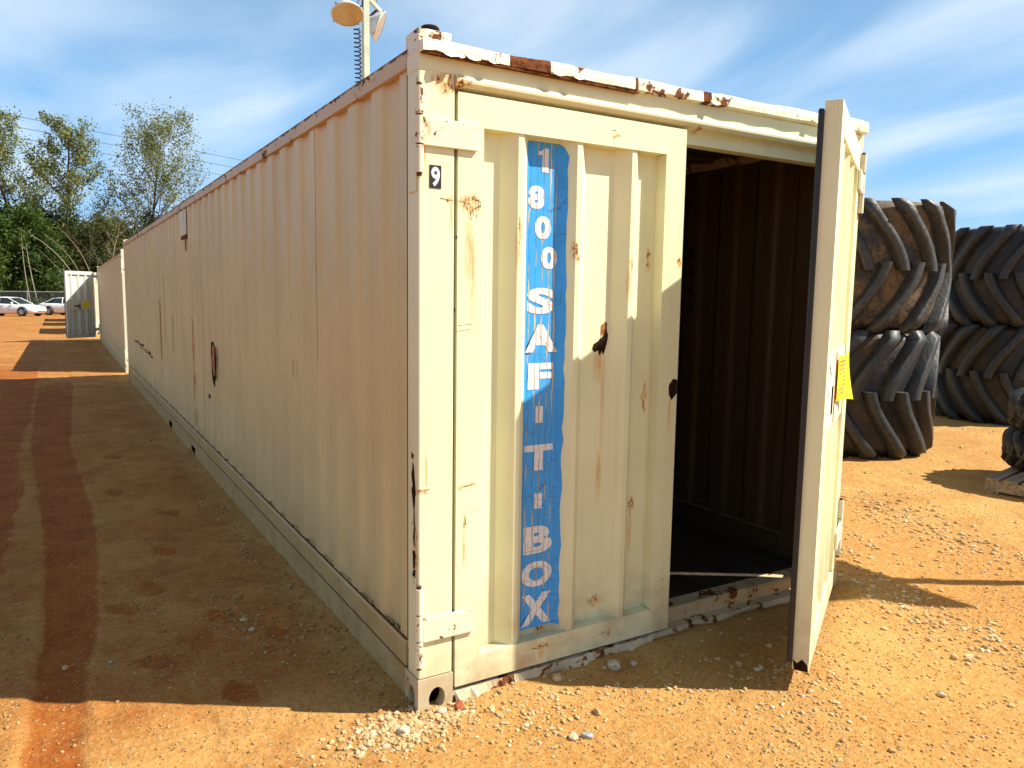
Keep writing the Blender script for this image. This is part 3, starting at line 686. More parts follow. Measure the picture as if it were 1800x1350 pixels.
def make_container(root, L, main=True, left_door=True, right_angle=None):
    """all parts of one shipping container under root"""
    mk = (lambda a, b: M[a]) if main else (lambda a, b: M[b])
    post, sheet, rail, railt = mk('post','far_frame'), mk('sheet','far_paint'), mk('rail','far_paint'), mk('rail_top','far_paint')
    for x0, x1 in ((0.0, 0.139), (W-0.139, W)):
        for y0, y1 in ((0.0, 0.098), (L-0.098, L)):
            m = MB(); m.box(x0, x1, y0, y1, 0.122, Z1-0.002 if y0 > 1 else 2.327); m.build('corner_post', post, root, bevel=0.005)
    for x0, x1, hs in ((-0.003, 0.142, -1), (W-0.142, W+0.003, 1)):
        casting(root, x0, x1, -0.004, 0.12, -0.035, 0.120, mk('fitting','far_frame'), True, hs)
        casting(root, x0, x1, L-0.12, L+0.004, -0.035, 0.120, mk('fitting','far_frame'), True, hs, back=True)
    for x0, x1, hs in ((0.001, 0.127, -1), (W-0.127, W-0.001, 1)):
        for y0, y1, bk in ((0.004, 0.115, False), (L-0.115, L-0.004, True)):
            m = MB(); m.box(x0, x1, y0, y1, Z1, 2.462); m.build('corner_fitting', mk('block','far_frame'), root, bevel=0.004)
    # bottom side rails with a weld seam and, on the main one, two fork pockets
    for sgn, xf in ((1, 0.0), (-1, W)):
        pk = [(5.33, 5.62), (7.02, 7.34)] if main else []
        cuts = [0.121]+[v for p_ in pk for v in p_]+[L-0.121]
        m = MB()
        pr = [(xf, 0.124), (xf, 0.214), (xf+sgn*0.006, 0.226), (xf+sgn*0.055, 0.232), (xf+sgn*0.055, 0.124)]
        m.prism(pr, 'y', 0.121, L-0.121)
        for i in range(0, len(cuts), 2):
            m.prism([(xf+sgn*0.007, -0.085), (xf+sgn*0.007, 0.120), (xf+sgn*0.055, 0.120), (xf+sgn*0.055, -0.085)], 'y', cuts[i], cuts[i+1])
        for a, b in pk:
            m.prism([(xf+sgn*0.007, 0.040), (xf+sgn*0.007, 0.120), (xf+sgn*0.055, 0.120), (xf+sgn*0.055, 0.040)], 'y', a, b)
        m.build('bottom_rail', rail, root, bevel=0.003 if main else 0)
        if main:
            m = MB(); m.box(min(xf-sgn*0.0006, xf+sgn*0.0075), max(xf-sgn*0.0006, xf+sgn*0.0075), 0.122, L-0.122, 0.1195, 0.1245); m.build('rail_seam_shade', M['rail_line'], root)  # dark strip paints the shade line of the weld seam groove
        for a, b in pk:
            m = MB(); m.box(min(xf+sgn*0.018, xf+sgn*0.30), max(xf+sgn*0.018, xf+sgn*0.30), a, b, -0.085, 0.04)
            m.build('fork_pocket_shade', M['void'], root)  # near-black box fills the opening as the pocket's painted shade
        # top side rail
        m = MB(); m.prism([(xf-sgn*0.002, 2.348), (xf-sgn*0.002, 2.412), (xf+sgn*0.05, 2.416), (xf+sgn*0.05, 2.348)], 'y', 0.099, L-0.099)
        m.build('top_rail', railt, root, bevel=0.003 if main else 0)
        # side sheets
        n = max(1, round((L-0.2)/1.15)); pw = (L-0.196)/n
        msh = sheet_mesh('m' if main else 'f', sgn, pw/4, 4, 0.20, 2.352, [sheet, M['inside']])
        for k in range(n):
            o = link('side_panel', msh, root, loc=(xf+sgn*0.010, 0.098+k*pw, 0))
            if main:
                o.data = msh
        if main:
            for k, zlo in ((1, 1.2), (4, 0.232), (8, 1.5)):
                m = MB(); m.box(min(xf+sgn*.0085, xf+sgn*.0097), max(xf+sgn*.0085, xf+sgn*.0097), 0.098+k*pw-0.0012, 0.098+k*pw+0.0012, zlo, 2.346)
                m.build('weld_seam', M['seam'], root)
    if main:
        for xa, xb in ((0.056, 0.0575), (W-0.0575, W-0.056)):
            m = MB(); m.box(xa, xb, 0.16, L-0.06, 0.085, 0.233); m.build('inner_shade_strip', M['inside'], root)  # added dark strip covers the rail, painting the interior's shade over it
    # roof, floor, end wall
    m = MB(); pr = []
    n = int((L-0.2)/0.25)
    for k in range(n+1):
        b = 0.1+k*(L-0.2)/n
        pr += [(b, 2.404), (b+0.1, 2.404), (b+0.12, 2.386), (b+0.20, 2.386)] if k < n else [(L-0.1, 2.404)]
    m.strip(pr, 'x', 0.048, W-0.048, 0); m.strip([(p[0], p[1]-0.003) for p in pr], 'x', 0.048, W-0.048, 1)
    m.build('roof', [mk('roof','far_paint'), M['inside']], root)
    nb = 6 if main else 1; bw = (W-0.12)/nb
    for k in range(nb):
        m = MB(); m.box(0.06+k*bw+0.002, 0.06+(k+1)*bw-0.002, 0.135, L-0.05, 0.085, 0.112); m.build('floor_board', M['plywood'], root)
    m = MB(); pr = []
    for k in range(9):
        b = 0.14+k*(W-0.28)/9
        pr += [(b, L-0.01), (b+0.09, L-0.01), (b+0.13, L-0.05), (b+0.2, L-0.05)]
    pr.append((W-0.14, L-0.01)); m.strip(pr, 'z', 0.0, 2.385, 0); m.strip([(p[0], p[1]-0.004) for p in pr], 'z', 0.0, 2.385, 1)
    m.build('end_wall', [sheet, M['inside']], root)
    # header over the doors and sill below them
    m = MB(); m.box(-0.001, W+0.001, -0.0015, 0.098, 2.3235, 2.384); m.build('header', mk('header','far_frame'), root)
    m = MB(); m.prism([(0.0,2.327),(-0.010,2.322),(-0.016,2.310),(-0.014,2.298),(0.0,2.286),(0.045,2.278),(0.050,2.272),(0.050,2.225),(0.10,2.222),(0.10,2.327)], 'x', 0.1395, W-0.1395)
    m.build('header', mk('header','far_frame'), root, bevel=0.002)
    m = MB(); m.prism([(0.022,-0.06),(0.004,-0.01),(0.010,0.040),(0.060,0.046),(0.064,0.098),(0.072,0.108),(0.150,0.114),(0.150,-0.06)], 'x', 0.143, W-0.143)
    m.build('door_sill', mk('sill','far_frame'), root, bevel=0.003)
    return root

c1 = empty('shipping_container')
tag(c1, 'long cream shipping container nearest the camera with blue sign and right door open', 'shipping container')
L1 = 12.86
make_container(c1, L1)

# peeled roof edge strip above the header
def roof_lip():
    rs = random.Random(4); m = MB(); n = 150; rows = []
    bare = [(0.33, 0.52), (1.30, 1.34), (0.925, 0.94)]
    for i in range(n+1):
        t = i/n; x = 0.004+t*(W-0.008); zb = 2.378+0.016*t; zt = zb+0.040+0.010*t
        b = zb + rs.uniform(0, 0.0015)
        for c_, w_, a_ in ((0.05,.03,.006),(0.16,.03,.007),(0.24,.05,.004),(0.60,.05,.004),(1.10,.06,.006),(1.36,.05,.004),(2.0,.06,.004)):
            b += a_*math.exp(-((x-c_)/w_)**2)
        yb = -0.030 - 0.002*math.sin(i*0.5)
        top = zt + 0.003*math.sin(i*0.23) + rs.uniform(-0.001, 0.001)
        rows.append([(x, yb, b), (x, -0.030, (b+top)/2), (x, -0.026, top), (x, 0.05, top+0.004), (x, 0.05, 2.377)])
    for i in range(n):
        A, B = rows[i], rows[i+1]; xm = A[0][0]
        mi = 1 if any(a <= xm <= b for a, b in bare) else 0
        for k in range(5): m.add([A[k], B[k], B[(k+1)%5], A[(k+1)%5]], [(0,1,2,3)], mi)
    m.add(rows[0], [(0,1,2,3,4)]); m.add(rows[-1], [(4,3,2,1,0)])
    m.build('roof_edge_strip', [M['lip'], M['rust']], c1)
    # rusty under-edge and curled paint
    m = MB(); m.prism([(-0.027, 2.372), (-0.027, 2.379), (0.0, 2.381), (0.0, 2.374)], 'x', 0.006, 0.95); m.build('rust_strip', M['rust'], c1)
    for x, w_, dz in ((0.10,.05,0.0),(0.14,.03,.002),(0.19,.05,.002),(0.27,.04,.004),(0.55,.05,.006),(0.64,.04,.006),(1.36,.04,.012),(2.02,.04,.02)):
        m = MB(); zb = 2.377+dz
        m.add([(x-w_/2,-0.031,zb+.008),(x+w_/2,-0.031,zb+.008),(x+w_*.6,-0.042,zb-.003),(x,-0.047,zb-.010),(x-w_*.35,-0.041,zb-.004)], [(0,1,2,3,4)])
        m.add([(x-w_/2,-0.030,zb+.008),(x+w_/2,-0.030,zb+.008),(x+w_*.6,-0.041,zb-.003),(x,-0.046,zb-.010),(x-w_*.35,-0.040,zb-.004)], [(4,3,2,1,0)])
        m.build('paint_flake', M['lip'], c1)
roof_lip()
# black cap lying on the top-left fitting, twist-lock collar
m = MB(); m.lathe([(0.0,0.0),(0.034,0.0),(0.034,0.016),(0.028,0.022),(0.0,0.022)], 14, mat=Matrix.Translation((0.064,0.05,2.463))); m.build('fitting_cap', M['dark_rust'], c1)
# plates that carry the hinges on the side of the post
for za, zb in ((1.915, 2.30), (0.150, 0.515)):
    for xx in ((-0.006, -0.0005), (W+0.0005, W+0.006)):
        m = MB(); m.box(xx[0], xx[1], 0.012, 0.078, za, zb); m.build('hinge_plate', M['post'], c1, bevel=0.002)
# thin gap line between the post and the first sheet
for xx in ((-0.0012, 0.001), (W-0.001, W+0.0012)):
    m = MB(); m.box(xx[0], xx[1], 0.0975, 0.1005, 0.24, 2.34); m.build('post_seam', M['black'], c1)

# torn and rusted-through places
def rust_hole(poly, plane, off, name='rust_hole', mat='dark_rust', parent=c1, th=0.0015):
    """flat scab of rust standing just proud of the sheet. plane 'front': (x,z) at y=off; 'side': (y,z) at x=off"""
    m = MB()
    if plane == 'front': m.prism(poly, 'y', off-th, off)
    else: m.prism(poly, 'x', off-th, off)
    return m.build(name, M[mat], parent)
def rough(poly, seed, amp=0.004, n=3):
    rs = random.Random(seed); out = []
    for i in range(len(poly)):
        a, b = poly[i], poly[(i+1)%len(poly)]
        for k in range(n):
            t = k/n; out.append((a[0]+(b[0]-a[0])*t+rs.uniform(-amp,amp), a[1]+(b[1]-a[1])*t+rs.uniform(-amp,amp)))
    return out
# long gash half way down the side, with its torn tongue
gy, gx = 4.17, -0.001
rust_hole(rough([(gy+.10,1.13),(gy+.11,.98),(gy+.06,.82),(gy-.01,.765),(gy-.07,.86),(gy-.09,1.0),(gy-.04,1.14),(gy+.03,1.155)], 3, .012), 'side', 0.0075)
m = MB(); m.add([(0.004,gy-.075,1.11),(0.004,gy+.02,1.125),(-0.004,gy+.03,1.0),(0.002,gy-.02,.86),(0.004,gy-.07,.88),(0.0,gy-.082,1.0)], [(0,1,2,3,4,5)]); m.build('torn_flap', M['flap'], c1)
for yc, za, zb_, ww, sd_ in ((5.27,0.50,1.32,.020,31),(5.25,0.28,0.44,.012,32),(5.55,1.95,2.06,.030,33),(7.35,0.95,1.75,.012,34),(7.85,0.72,1.45,.016,35),(7.80,0.45,.62,.012,36),(1.705,1.09,1.20,.010,37),(6.7,.9,1.3,.008,38)):
    n_ = max(3, int((zb_-za)/0.07)); rs = random.Random(sd_); lft = [(yc-ww*rs.uniform(.05,.5), za+(zb_-za)*k/n_) for k in range(n_+1)]; rgt = [(yc+ww*rs.uniform(.05,.5), za+(zb_-za)*k/n_) for k in range(n_+1)][::-1]
    rust_hole(lft+rgt, 'side', 0.0092, 'rust_streak', 'flap' if sd_ % 2 else 'rust')
for k in range(13):
    rs = random.Random(60+k); yc = 9.0+k*0.21; zc = 0.66+k*0.008+rs.uniform(-.02,.02); rust_hole([(yc+math.cos(t)*rs.uniform(.03,.07), zc+math.sin(t)*rs.uniform(.008,.022)) for t in [i*PI/4 for i in range(8)]], 'side', 0.0092, 'rust_hole', 'dark_rust')
# post side, near the edge
for poly, sd_ in (([(.040,.93),(.050,.945),(.058,.90),(.050,.86),(.062,.835),(.048,.80),(.040,.765),(.032,.80),(.024,.83),(.032,.87)], 5),
                  ([(.034,.765),(.044,.76),(.040,.70),(.046,.66),(.036,.63),(.030,.69)], 6),
                  ([(.030,.615),(.052,.61),(.050,.565),(.046,.54),(.030,.55)], 7),
                  ([(.030,.54),(.050,.535),(.024,.50),(.014,.47),(.022,.435),(.045,.46),(.055,.47),(.052,.42),(.062,.36),(.048,.42),(.044,.50)], 8)):
    rust_hole(rough(poly, sd_, .0025, 2), 'side', -0.0004)
rust_hole(rough([(.018,.49),(.036,.475),(.030,.445),(.012,.43),(.006,.46)], 9, .002, 2), 'side', -0.0022, 'rust_scab', 'flap')
rust_hole(rough([(.040,.975),(.060,.98),(.062,.96),(.044,.958)], 10, .002, 2), 'side', -0.0004, 'rust_scab', 'rust')
# scratches through the paint down to rust
def scratch(pts_, w_, y, mat='dark_rust'):
    m = MB(); rs_ = random.Random(len(pts_)*7+int(pts_[0][0]*1000)); L_ = []; R2 = []
    for i in range(len(pts_)-1):
        (ax, az), (bx, bz) = pts_[i], pts_[i+1]; n_ = max(2, int(math.hypot(bx-ax, bz-az)/0.006))
        for k in range(n_+(i == len(pts_)-2)):
            t = k/n_; x = ax+(bx-ax)*t+rs_.uniform(-.0009,.0009); z = az+(bz-az)*t+rs_.uniform(-.0009,.0009); ww = w_*rs_.uniform(.25,1.1)
            L_.append((x-ww*.7, y, z+ww*.7)); R2.append((x+ww*.7, y, z-ww*.7))
    n_ = len(L_); m.add(L_+R2, [(i, i+1, n_+i+1, n_+i) for i in range(n_-1)]); return m.build('scratch', M[mat], c1)
for pts_, w_ in (([(.158,1.935),(.176,1.905),(.197,1.880)], .0016), ([(.156,1.915),(.176,1.895),(.192,1.862),(.198,1.855)], .0026), ([(.156,1.893),(.178,1.889),(.205,1.885)], .0018),
                 ([(.215,1.902),(.243,1.899),(.244,1.880),(.222,1.872)], .0026), ([(.212,1.875),(.216,1.845)], .002), ([(.236,1.905),(.238,1.862)], .0016), ([(.165,1.872),(.178,1.858)], .0016),
                 ([(.226,1.850),(.231,1.838)], .003), ([(.204,1.858),(.207,1.828)], .0024), ([(.080,1.897),(.134,1.891)], .0024), ([(.075,2.298),(.100,2.272),(.118,2.248)], .0018),
                 ([(.155,1.447),(.215,1.452)], .0012), ([(.150,1.425),(.210,1.434)], .0010), ([(.185,.843),(.228,.846)], .0014), ([(.187,.735),(.187,.690)], .0016), ([(.205,.742),(.240,.744)], .0014),
                 ([(.010,.846),(.045,.848)], .0018), ([(.020,.962),(.036,.940)], .0016), ([(.50,.128),(.535,.122),(.58,.132)], .0022), ([(.84,.112),(.90,.118)], .0012), ([(.835,2.218),(.862,2.222)], .0014),
                 ([(1.19,.34),(1.192,.33)], .003), ([(1.20,.30),(1.2,.292)], .003), ([(1.195,.26),(1.196,.25)], .003), ([(1.222,1.72),(1.236,1.705)], .003)):
    scratch(pts_, w_, -0.0006)
for pts_, w_ in (([(1.028,.652),(1.052,.668),(1.058,.650),(1.040,.638),(1.040,.60)], .0024), ([(.83,.235),(.85,.262),(.872,.268)], .0016), ([(.70,1.15),(.70,1.135)], .002), ([(.74,.75),(.742,.742)], .002)):
    scratch(pts_, w_, 0.0550)
# hole in the closed door with its curled tongue, and the rusted lock hole at the free edge
hx = 0.862
hole = [(hx+.010,1.455),(hx+.022,1.45),(hx+.020,1.425),(hx+.030,1.40),(hx+.022,1.365),(hx+.016,1.34),(hx+.006,1.318),(hx-.002,1.335),(hx-.012,1.312),
        (hx-.022,1.335),(hx-.040,1.330),(hx-.052,1.345),(hx-.046,1.362),(hx-.028,1.372),(hx-.012,1.385),(hx-.002,1.39),(hx+.008,1.41),(hx+.012,1.435)]
rust_hole(rough(hole, 11, .0015, 2), 'front', 0.0555)
m = MB(); m.add([(hx-.006,.053,1.445),(hx+.010,.050,1.450),(hx+.008,.046,1.42),(hx+.001,.050,1.392),(hx-.008,.053,1.405)], [(0,1,2,3,4)]); m.build('torn_flap', M['flap'], c1)
rust_hole(rough([(1.196,1.185),(1.215,1.205),(1.238,1.20),(1.240,1.14),(1.226,1.125),(1.210,1.112),(1.196,1.135),(1.190,1.16)], 12, .002, 2), 'front', -0.0003)
rust_hole(rough([(0.7005,1.143),(0.708,1.148),(0.706,1.128),(0.701,1.120)], 13, .001, 2), 'front', 0.0545)
# crumpled flashing between sill and dirt
rs = random.Random(8); m = MB(); top = []; bot = []
for i in range(46):
    x = 0.15+i*0.022
    top.append((x, -0.004-rs.uniform(0,.004), 0.044+rs.uniform(-.003,.002))); bot.append((x, -0.014-rs.uniform(0,.016)-0.012*math.sin(i*.5), -0.006+rs.uniform(-.012,.014)))
m.add(top+bot, [(i,i+1,46+i+1,46+i) for i in range(45)]); m.build('bent_flashing', M['sill'], c1)
# rust flakes and dead leaves lodged on the bottom rail ledge
rs = random.Random(5); m = MB()
for i in range(1500):
    y = 0.12+12.6*rs.random()**1.5; x = 0.006+0.036*rs.random()**0.8; z = 0.228+0.004*x/0.05; s = rs.uniform(.004,.014); a = rs.random()*6; h = rs.uniform(0,.9)*s
    c_, s_ = math.cos(a)*s, math.sin(a)*s
    m.add([(x-c_*.5,y-s_,z),(x+c_*.5,y+s_*.2,z+h),(x+s_*.3,y+s_,z+.002),(x-s_*.3,y+c_*.4,z+h*.6)], [(0,1,2,3)], 0 if rs.random() < .6 else 1)
m.build('rust_flakes', [M['dark_rust'], M['sill']], c1, kind='stuff')
m = MB(); rs = random.Random(6)
for i in range(70):
    y0 = 0.13+i*0.18
    m.box(0.0035, 0.0085, y0, y0+0.17, 0.2265, 0.230+rs.uniform(0,.006))
m.build('rust_crust', M['rust'], c1)
# pale patch plate high on the side
m = MB(); m.box(0.002, 0.0075, 5.40, 5.78, 2.10, 2.335); m.build('patch_plate', M['patch'], c1, bevel=0.001)
m = MB(); m.box(0.001, 0.0078, 5.40, 5.74, 2.06, 2.095); m.build('patch_plate', M['rust'], c1)

# left door, closed
dl, qi = make_door(c1, (0,0,0), 0)
# blue sign bent over the corrugation
SX0, SX1, SZ0, SZ1 = 0.468, 0.652, 0.190, 2.150
m = MB(); cols = [SX0, 0.484, 0.51, 0.54, 0.57, 0.60, 0.626, 0.64, SX1]; rs = random.Random(2); nz = 40
grid = []
for j in range(nz+1):
    t = j/nz; z = SZ0+(SZ1-SZ0)*t; row = []
    for i, x in enumerate(cols):
        xx = x + (rs.uniform(-.004,.003) if i == 8 else (rs.uniform(-.001,.001) if i == 0 else 0))
        zz = z
        if j == nz and i >= 6: zz -= (0, 0.012, 0.032)[i-6]
        if j == nz and i == 0: zz -= 0.012
        row.append((xx, prof(xx)-0.0015, zz))
    grid.append(row)
vv = [p for r_ in grid for p in r_]; nc = len(cols)
m.add(vv, [(j*nc+i, j*nc+i+1, (j+1)*nc+i+1, (j+1)*nc+i) for j in range(nz) for i in range(nc-1)])
m.build('blue_sign', M['sign_blue'], dl, label='cracked blue vinyl strip with white vertical lettering')

def glyph(ch, offset=0.0):
    cu = bpy.data.curves.new('glyph', 'FONT'); cu.body = ch; cu.offset = offset; cu.resolution_u = 6; cu.extrude = 0
    ob = bpy.data.objects.new('glyph', cu); C.objects.link(ob)
    dg = bpy.context.evaluated_depsgraph_get(); me_ = bpy.data.meshes.new_from_object(ob.evaluated_get(dg))
    vs_ = [tuple(v.co) for v in me_.vertices]; fs = [tuple(p.vertices) for p in me_.polygons]
    bpy.data.objects.remove(ob); bpy.data.curves.remove(cu); bpy.data.meshes.remove(me_)
    x0 = min(v[0] for v in vs_); x1 = max(v[0] for v in vs_); y0 = min(v[1] for v in vs_); y1 = max(v[1] for v in vs_)
    return [((v[0]-x0)/(x1-x0), (v[1]-y0)/(y1-y0)) for v in vs_], fs
LET = [('1',0.520,0.574,2.036,2.127),('8',0.482,0.558,1.895,1.983),('0',0.515,0.591,1.780,1.869),('0',0.546,0.622,1.665,1.752),
       ('S',0.484,0.613,1.488,1.591),('A',0.474,0.630,1.336,1.446),('F',0.493,0.615,1.187,1.293),('-',0.534,0.569,1.051,1.119),
       ('T',0.485,0.620,0.855,0.961),('-',0.536,0.572,0.696,0.759),('B',0.486,0.626,0.507,0.623),('O',0.477,0.628,0.365,0.473),('X',0.476,0.628,0.203,0.335)]
for ch, a, b, z0, z1 in LET:
    if ch == '-': gv, gf = [(0,0),(1,0),(1,1),(0,1)], [(0,1,2,3)]
    elif ch == '1': gv, gf = [(0.05,0.66),(0.45,0.74),(0.45,0),(1,0),(1,1),(0.60,1),(0.42,0.88),(0.05,0.84)], [(0,1,6,7),(1,4,5,6),(1,2,3,4)]
    else: gv, gf = glyph(ch, 0.055)
    m = MB(); m.add([(a+(b-a)*u, min(prof(a+(b-a)*u), 0.056)-0.0027, z0+(z1-z0)*v) for u, v in gv], gf)
    m.build('letter', M['sign_white'], dl)
# number plate 9 on the corner post
m = MB(); m.box(0.041, 0.086, -0.0022, -0.0006, 1.929, 2.008); m.build('number_plate', M['black'], c1)
gv, gf = glyph('9', 0.03)
m = MB(); m.add([(0.047+0.033*u, -0.0030, 1.935+0.067*v) for u, v in gv], gf); m.build('number', M['white'], c1)

# right door, standing open
ANG = math.radians(31.5)
dr, qm = make_door(c1, (W,0,0.024), ANG, mirrored=True, band=True, free=1.205)
m = MB(); m.box(0.90, 1.07, 0.0035, 0.0052, 1.03, 1.30); qm(m).build('paper_sticker', M['sticker'], dr)
rs = random.Random(3); m = MB()
for i in range(26):
    x = 0.91+rs.random()*0.14; z = 1.04+rs.random()*.22; h = rs.uniform(.01,.05); m.box(x, x+rs.uniform(.002,.006), 0.0028, 0.0034, z, min(1.29, z+h))
qm(m).build('sticker_print', M['ink'], dr)
m = MB(); m.box(0.80, 0.86, 0.0042, 0.0056, 1.05, 1.17); qm(m).build('lock_slot', M['void'], dr)
m = MB(); m.box(0.70, 0.735, 0.0040, 0.0056, 1.00, 1.31); qm(m).build('lock_slot', M['flap'], dr)
# yellow plastic tag, curling off the plate
m = MB(); tg = []
for j in range(9):
    t = j/8; z = 1.30-0.20*t; z -= 0.012; tg.append([(0.72, -0.004, z+.004), (0.62, -0.010-0.006*math.sin(t*3), z), (0.50, -0.014-0.01*t, z-.004), (0.38, -0.022-0.030*t*t, z+0.01-.03*t*t)])
vv = [p for r_ in tg for p in r_]
m.add(vv, [(j*4+i, j*4+i+1, (j+1)*4+i+1, (j+1)*4+i) for j in range(8) for i in range(3)]); qm(m).build('yellow_tag', M['yellow'], dr)
m = MB()
for j in range(9):
    z = 1.27-j*0.018; m.add([(0.68,-0.0095,z),(0.54,-0.0215,z-.001),(0.54,-0.0215,z-.008),(0.68,-0.0095,z-.007)], [(0,1,2,3)])
qm(m).build('tag_print', M['seam'], dr)
# rust at the lower free corner of the open door
rs_poly = rough([(1.206,0.0),(1.206,0.0)], 1)
m = MB(); m.add([(1.2058,.002,.056),(1.2058,.055,.056),(1.2058,.060,.10),(1.2058,.045,.085),(1.2058,.025,.105),(1.2058,.006,.085)], [(0,1,2,3,4,5)])
qm(m).build('rust_scab', M['dark_rust'], dr)

# numbers stencilled on the inside of the right wall
for k, ch in enumerate('6440'):
    gv, gf = glyph(ch, 0.02); zc = 1.845-k*0.117
    m = MB(); m.add([(2.386, 1.155-0.05*u, zc-0.035+0.075*v) for u, v in gv], gf); m.build('stencil_number', M['black'], c1)

# ---- containers farther along the row
c2 = empty('shipping_container', (0.07, 14.5, -0.088), math.radians(-0.62))
tag(c2, 'second shipping container in the row with its rear door swung out', 'shipping container', 'shipping containers in the row')
make_container(c2, 12.85, main=False)
far_mats = (M['grey_door'], M['grey_door'], M['grey_door'])
make_door(c2, (0,0,0), 0, mats=(M['far_frame'], M['far_frame'], M['far_frame']))
make_door(c2, (W,0,0), 0, mirrored=True, band=True, free=1.18, mats=(M['far_frame'], M['far_frame'], M['far_frame']))
d2, q2 = make_door(c2, (-0.02,12.86,0), math.radians(39), mirrored=True, band=True, free=1.205, mats=far_mats)
m = MB(); m.box(0.35, 0.60, 0.001, 0.005, 1.05, 1.25); q2(m).build('yellow_tag', M['yellow'], d2)
m = MB(); m.tube([(0.72,-.02,1.12),(0.92,-.02,1.12)], 0.018, 8); m.tube([(0.72,-.02,1.0),(0.72,-.02,1.2)], 0.015, 8); q2(m).build('door_handle', M['dark_rust'], d2)
c3 = empty('shipping_container', (0.30, 32.3, -0.20), 0)
tag(c3, 'third container, shade coloured sliver behind the open grey door', 'shipping container', 'shipping containers in the row')
make_container(c3, 6.06, main=False)
make_door(c3, (0,0,0), 0, mats=(M['far_frame'],)*3); make_door(c3, (W,0,0), 0, mirrored=True, band=True, free=1.18, mats=(M['far_frame'],)*3)
for y, z, lab in ((42.7, -0.27, 'fourth container, seen only by its shadow across the dirt'), (51.4, -0.33, 'farthest container of the row, casting the shadow nearest the cars')):
    c = copy_tree(c3); c.location = (0.35, y, z); c['label'] = lab

# ------------------------------------------------------------------ big tyres
def rubber(name, base, mud, amt):
    g = NT(name); co = g.coord()
    n = g.noise(co, 3.2, 6, 0.65); f = g.noise(co, 22, 5, 0.65)
    c = g.mix(g.ramp(f, 0.35, 0.7), base, tuple(x*2.0 for x in base[:3])+(1,))
    m_ = g.ramp(g.math('ADD', n, g.math('MULTIPLY', g.math('SUBTRACT', f, 0.5), 0.35)), 0.62-amt*0.35, 0.80-amt*0.35)
    c = g.mix(m_, c, g.mix(g.ramp(f, 0.3, 0.7), mud, tuple(x*1.5 for x in mud[:3])+(1,)))
    return g.set(c, g.ramp(m_, 0, 1, 0.5, 0.9), 0, g.bump(f, 0.5, 0.012), 0.45)
M['carcass'] = rubber('muddy_tyre_carcass', (0.016, 0.014, 0.012, 1), (0.12, 0.075, 0.034, 1), 0.66)
M['lug'] = rubber('worn_tyre_lug', (0.026, 0.025, 0.023, 1), (0.11, 0.080, 0.048, 1), 0.16)
M['carcass_dark'] = rubber('dark_tyre_carcass', (0.010, 0.009, 0.009, 1), (0.055, 0.032, 0.015, 1), 0.30)
M['lug_dark'] = rubber('dark_tyre_lug', (0.018, 0.019, 0.019, 1), (0.06, 0.045, 0.03, 1), 0.06)
def tyre_meshes(R_, Wd, nl, hand, lug_h, mats, seed, lug_w=0.105, slant=0.46):
    """carcass and ONE lug mesh per half; axis is z, centre of the tyre at z = Wd/2"""
    rc = R_-lug_h; m = MB()
    pf = [(rc*0.50,0.10),(rc*0.52,0.03),(rc*0.62,0.0),(rc*0.84,0.0),(rc*0.95,0.03),(rc*0.99,0.10),(rc,0.22*Wd),(rc*1.006,Wd*.5)]
    pf = pf + [(r_, Wd-z) for r_, z in reversed(pf[:-1])]
    inner = [(rc*0.50,Wd-.10),(rc*0.80,Wd-.14),(rc*0.94,Wd*.5),(rc*0.80,.14)]
    m.lathe(pf+inner[1:], 72, closed=True)
    car = m.mesh('carcass', mats[0])
    lugs = []
    for half in (0, 1):
        m = MB(); rs = random.Random(seed+half); K = 9; rows = []
        for k in range(K+1):
            t = k/K                                   # 0 at the shoulder, 1 just past the centre line
            zc = -0.01 + t*(Wd*0.5+0.05)
            if half: zc = Wd - zc
            ang = hand*slant*(0.62*t+0.38*t*t*(3-2*t)+0.10*math.sin(PI*t))/R_
            # round the shoulder
            zz = zc if not half else Wd-zc
            rr = R_ - 0.0 if zz > 0.07 else R_ - 0.085*((0.07-zz)/0.08)**2
            wdt = lug_w*(1.15-0.25*t)
            rows.append((ang, zc, rr, wdt))
        vs_ = []
        for ang, zc, rr, wdt in rows:
            a_in = wdt*0.72/R_; a_out = wdt*0.46/R_; rb = rc*0.985 if rr > rc else rr*0.95
            j = rs.uniform(-.004,.004)
            for a, r_ in ((ang-a_in, rb), (ang-a_out, rr+j-.012), (ang-a_out*.8, rr+j), (ang+a_out*.8, rr+j), (ang+a_out, rr+j-.012), (ang+a_in, rb)):
                vs_.append((math.cos(a)*r_, math.sin(a)*r_, zc))
        n = 6
        m.add(vs_, [(k*n+i, k*n+i+1, (k+1)*n+i+1, (k+1)*n+i) for k in range(K) for i in range(n-1)], 0, True)
        m.add(vs_, [tuple(range(n)), tuple(range(K*n, K*n+n))[::-1]])
        lugs.append(m.mesh('tread_lug', mats[1]))
    return car, lugs
def place_tyre(name, car, lugs, nl, loc, rot, label, group, tilt=(0,0)):
    t = empty(name, loc); t.rotation_euler = (tilt[0], tilt[1], rot); tag(t, label, 'tyre', group)
    link('carcass', car, t)
    for k in range(nl):
        for h in (0, 1):
            o = link('tread_lug', lugs[h], t); o.rotation_euler = (0,0,2*PI*(k+0.5*h)/nl)
    return t
NL = 17
tA = tyre_meshes(0.955, 1.275, NL, 1, 0.095, (M['carcass'], M['lug']), 1, 0.112, 0.42)
tB = tyre_meshes(0.935, 1.265, NL, -1, 0.095, (M['carcass_dark'], M['lug_dark']), 5, 0.122, 0.42)
gz = ground_z(6.3, 2.7)
G1 = 'giant tyres stacked beside the container'
place_tyre('tractor_tyre', *tB, NL, (6.22,2.76,gz), 0.1, 'big black lugged tyre on the dirt, lower one of the near stack', G1)
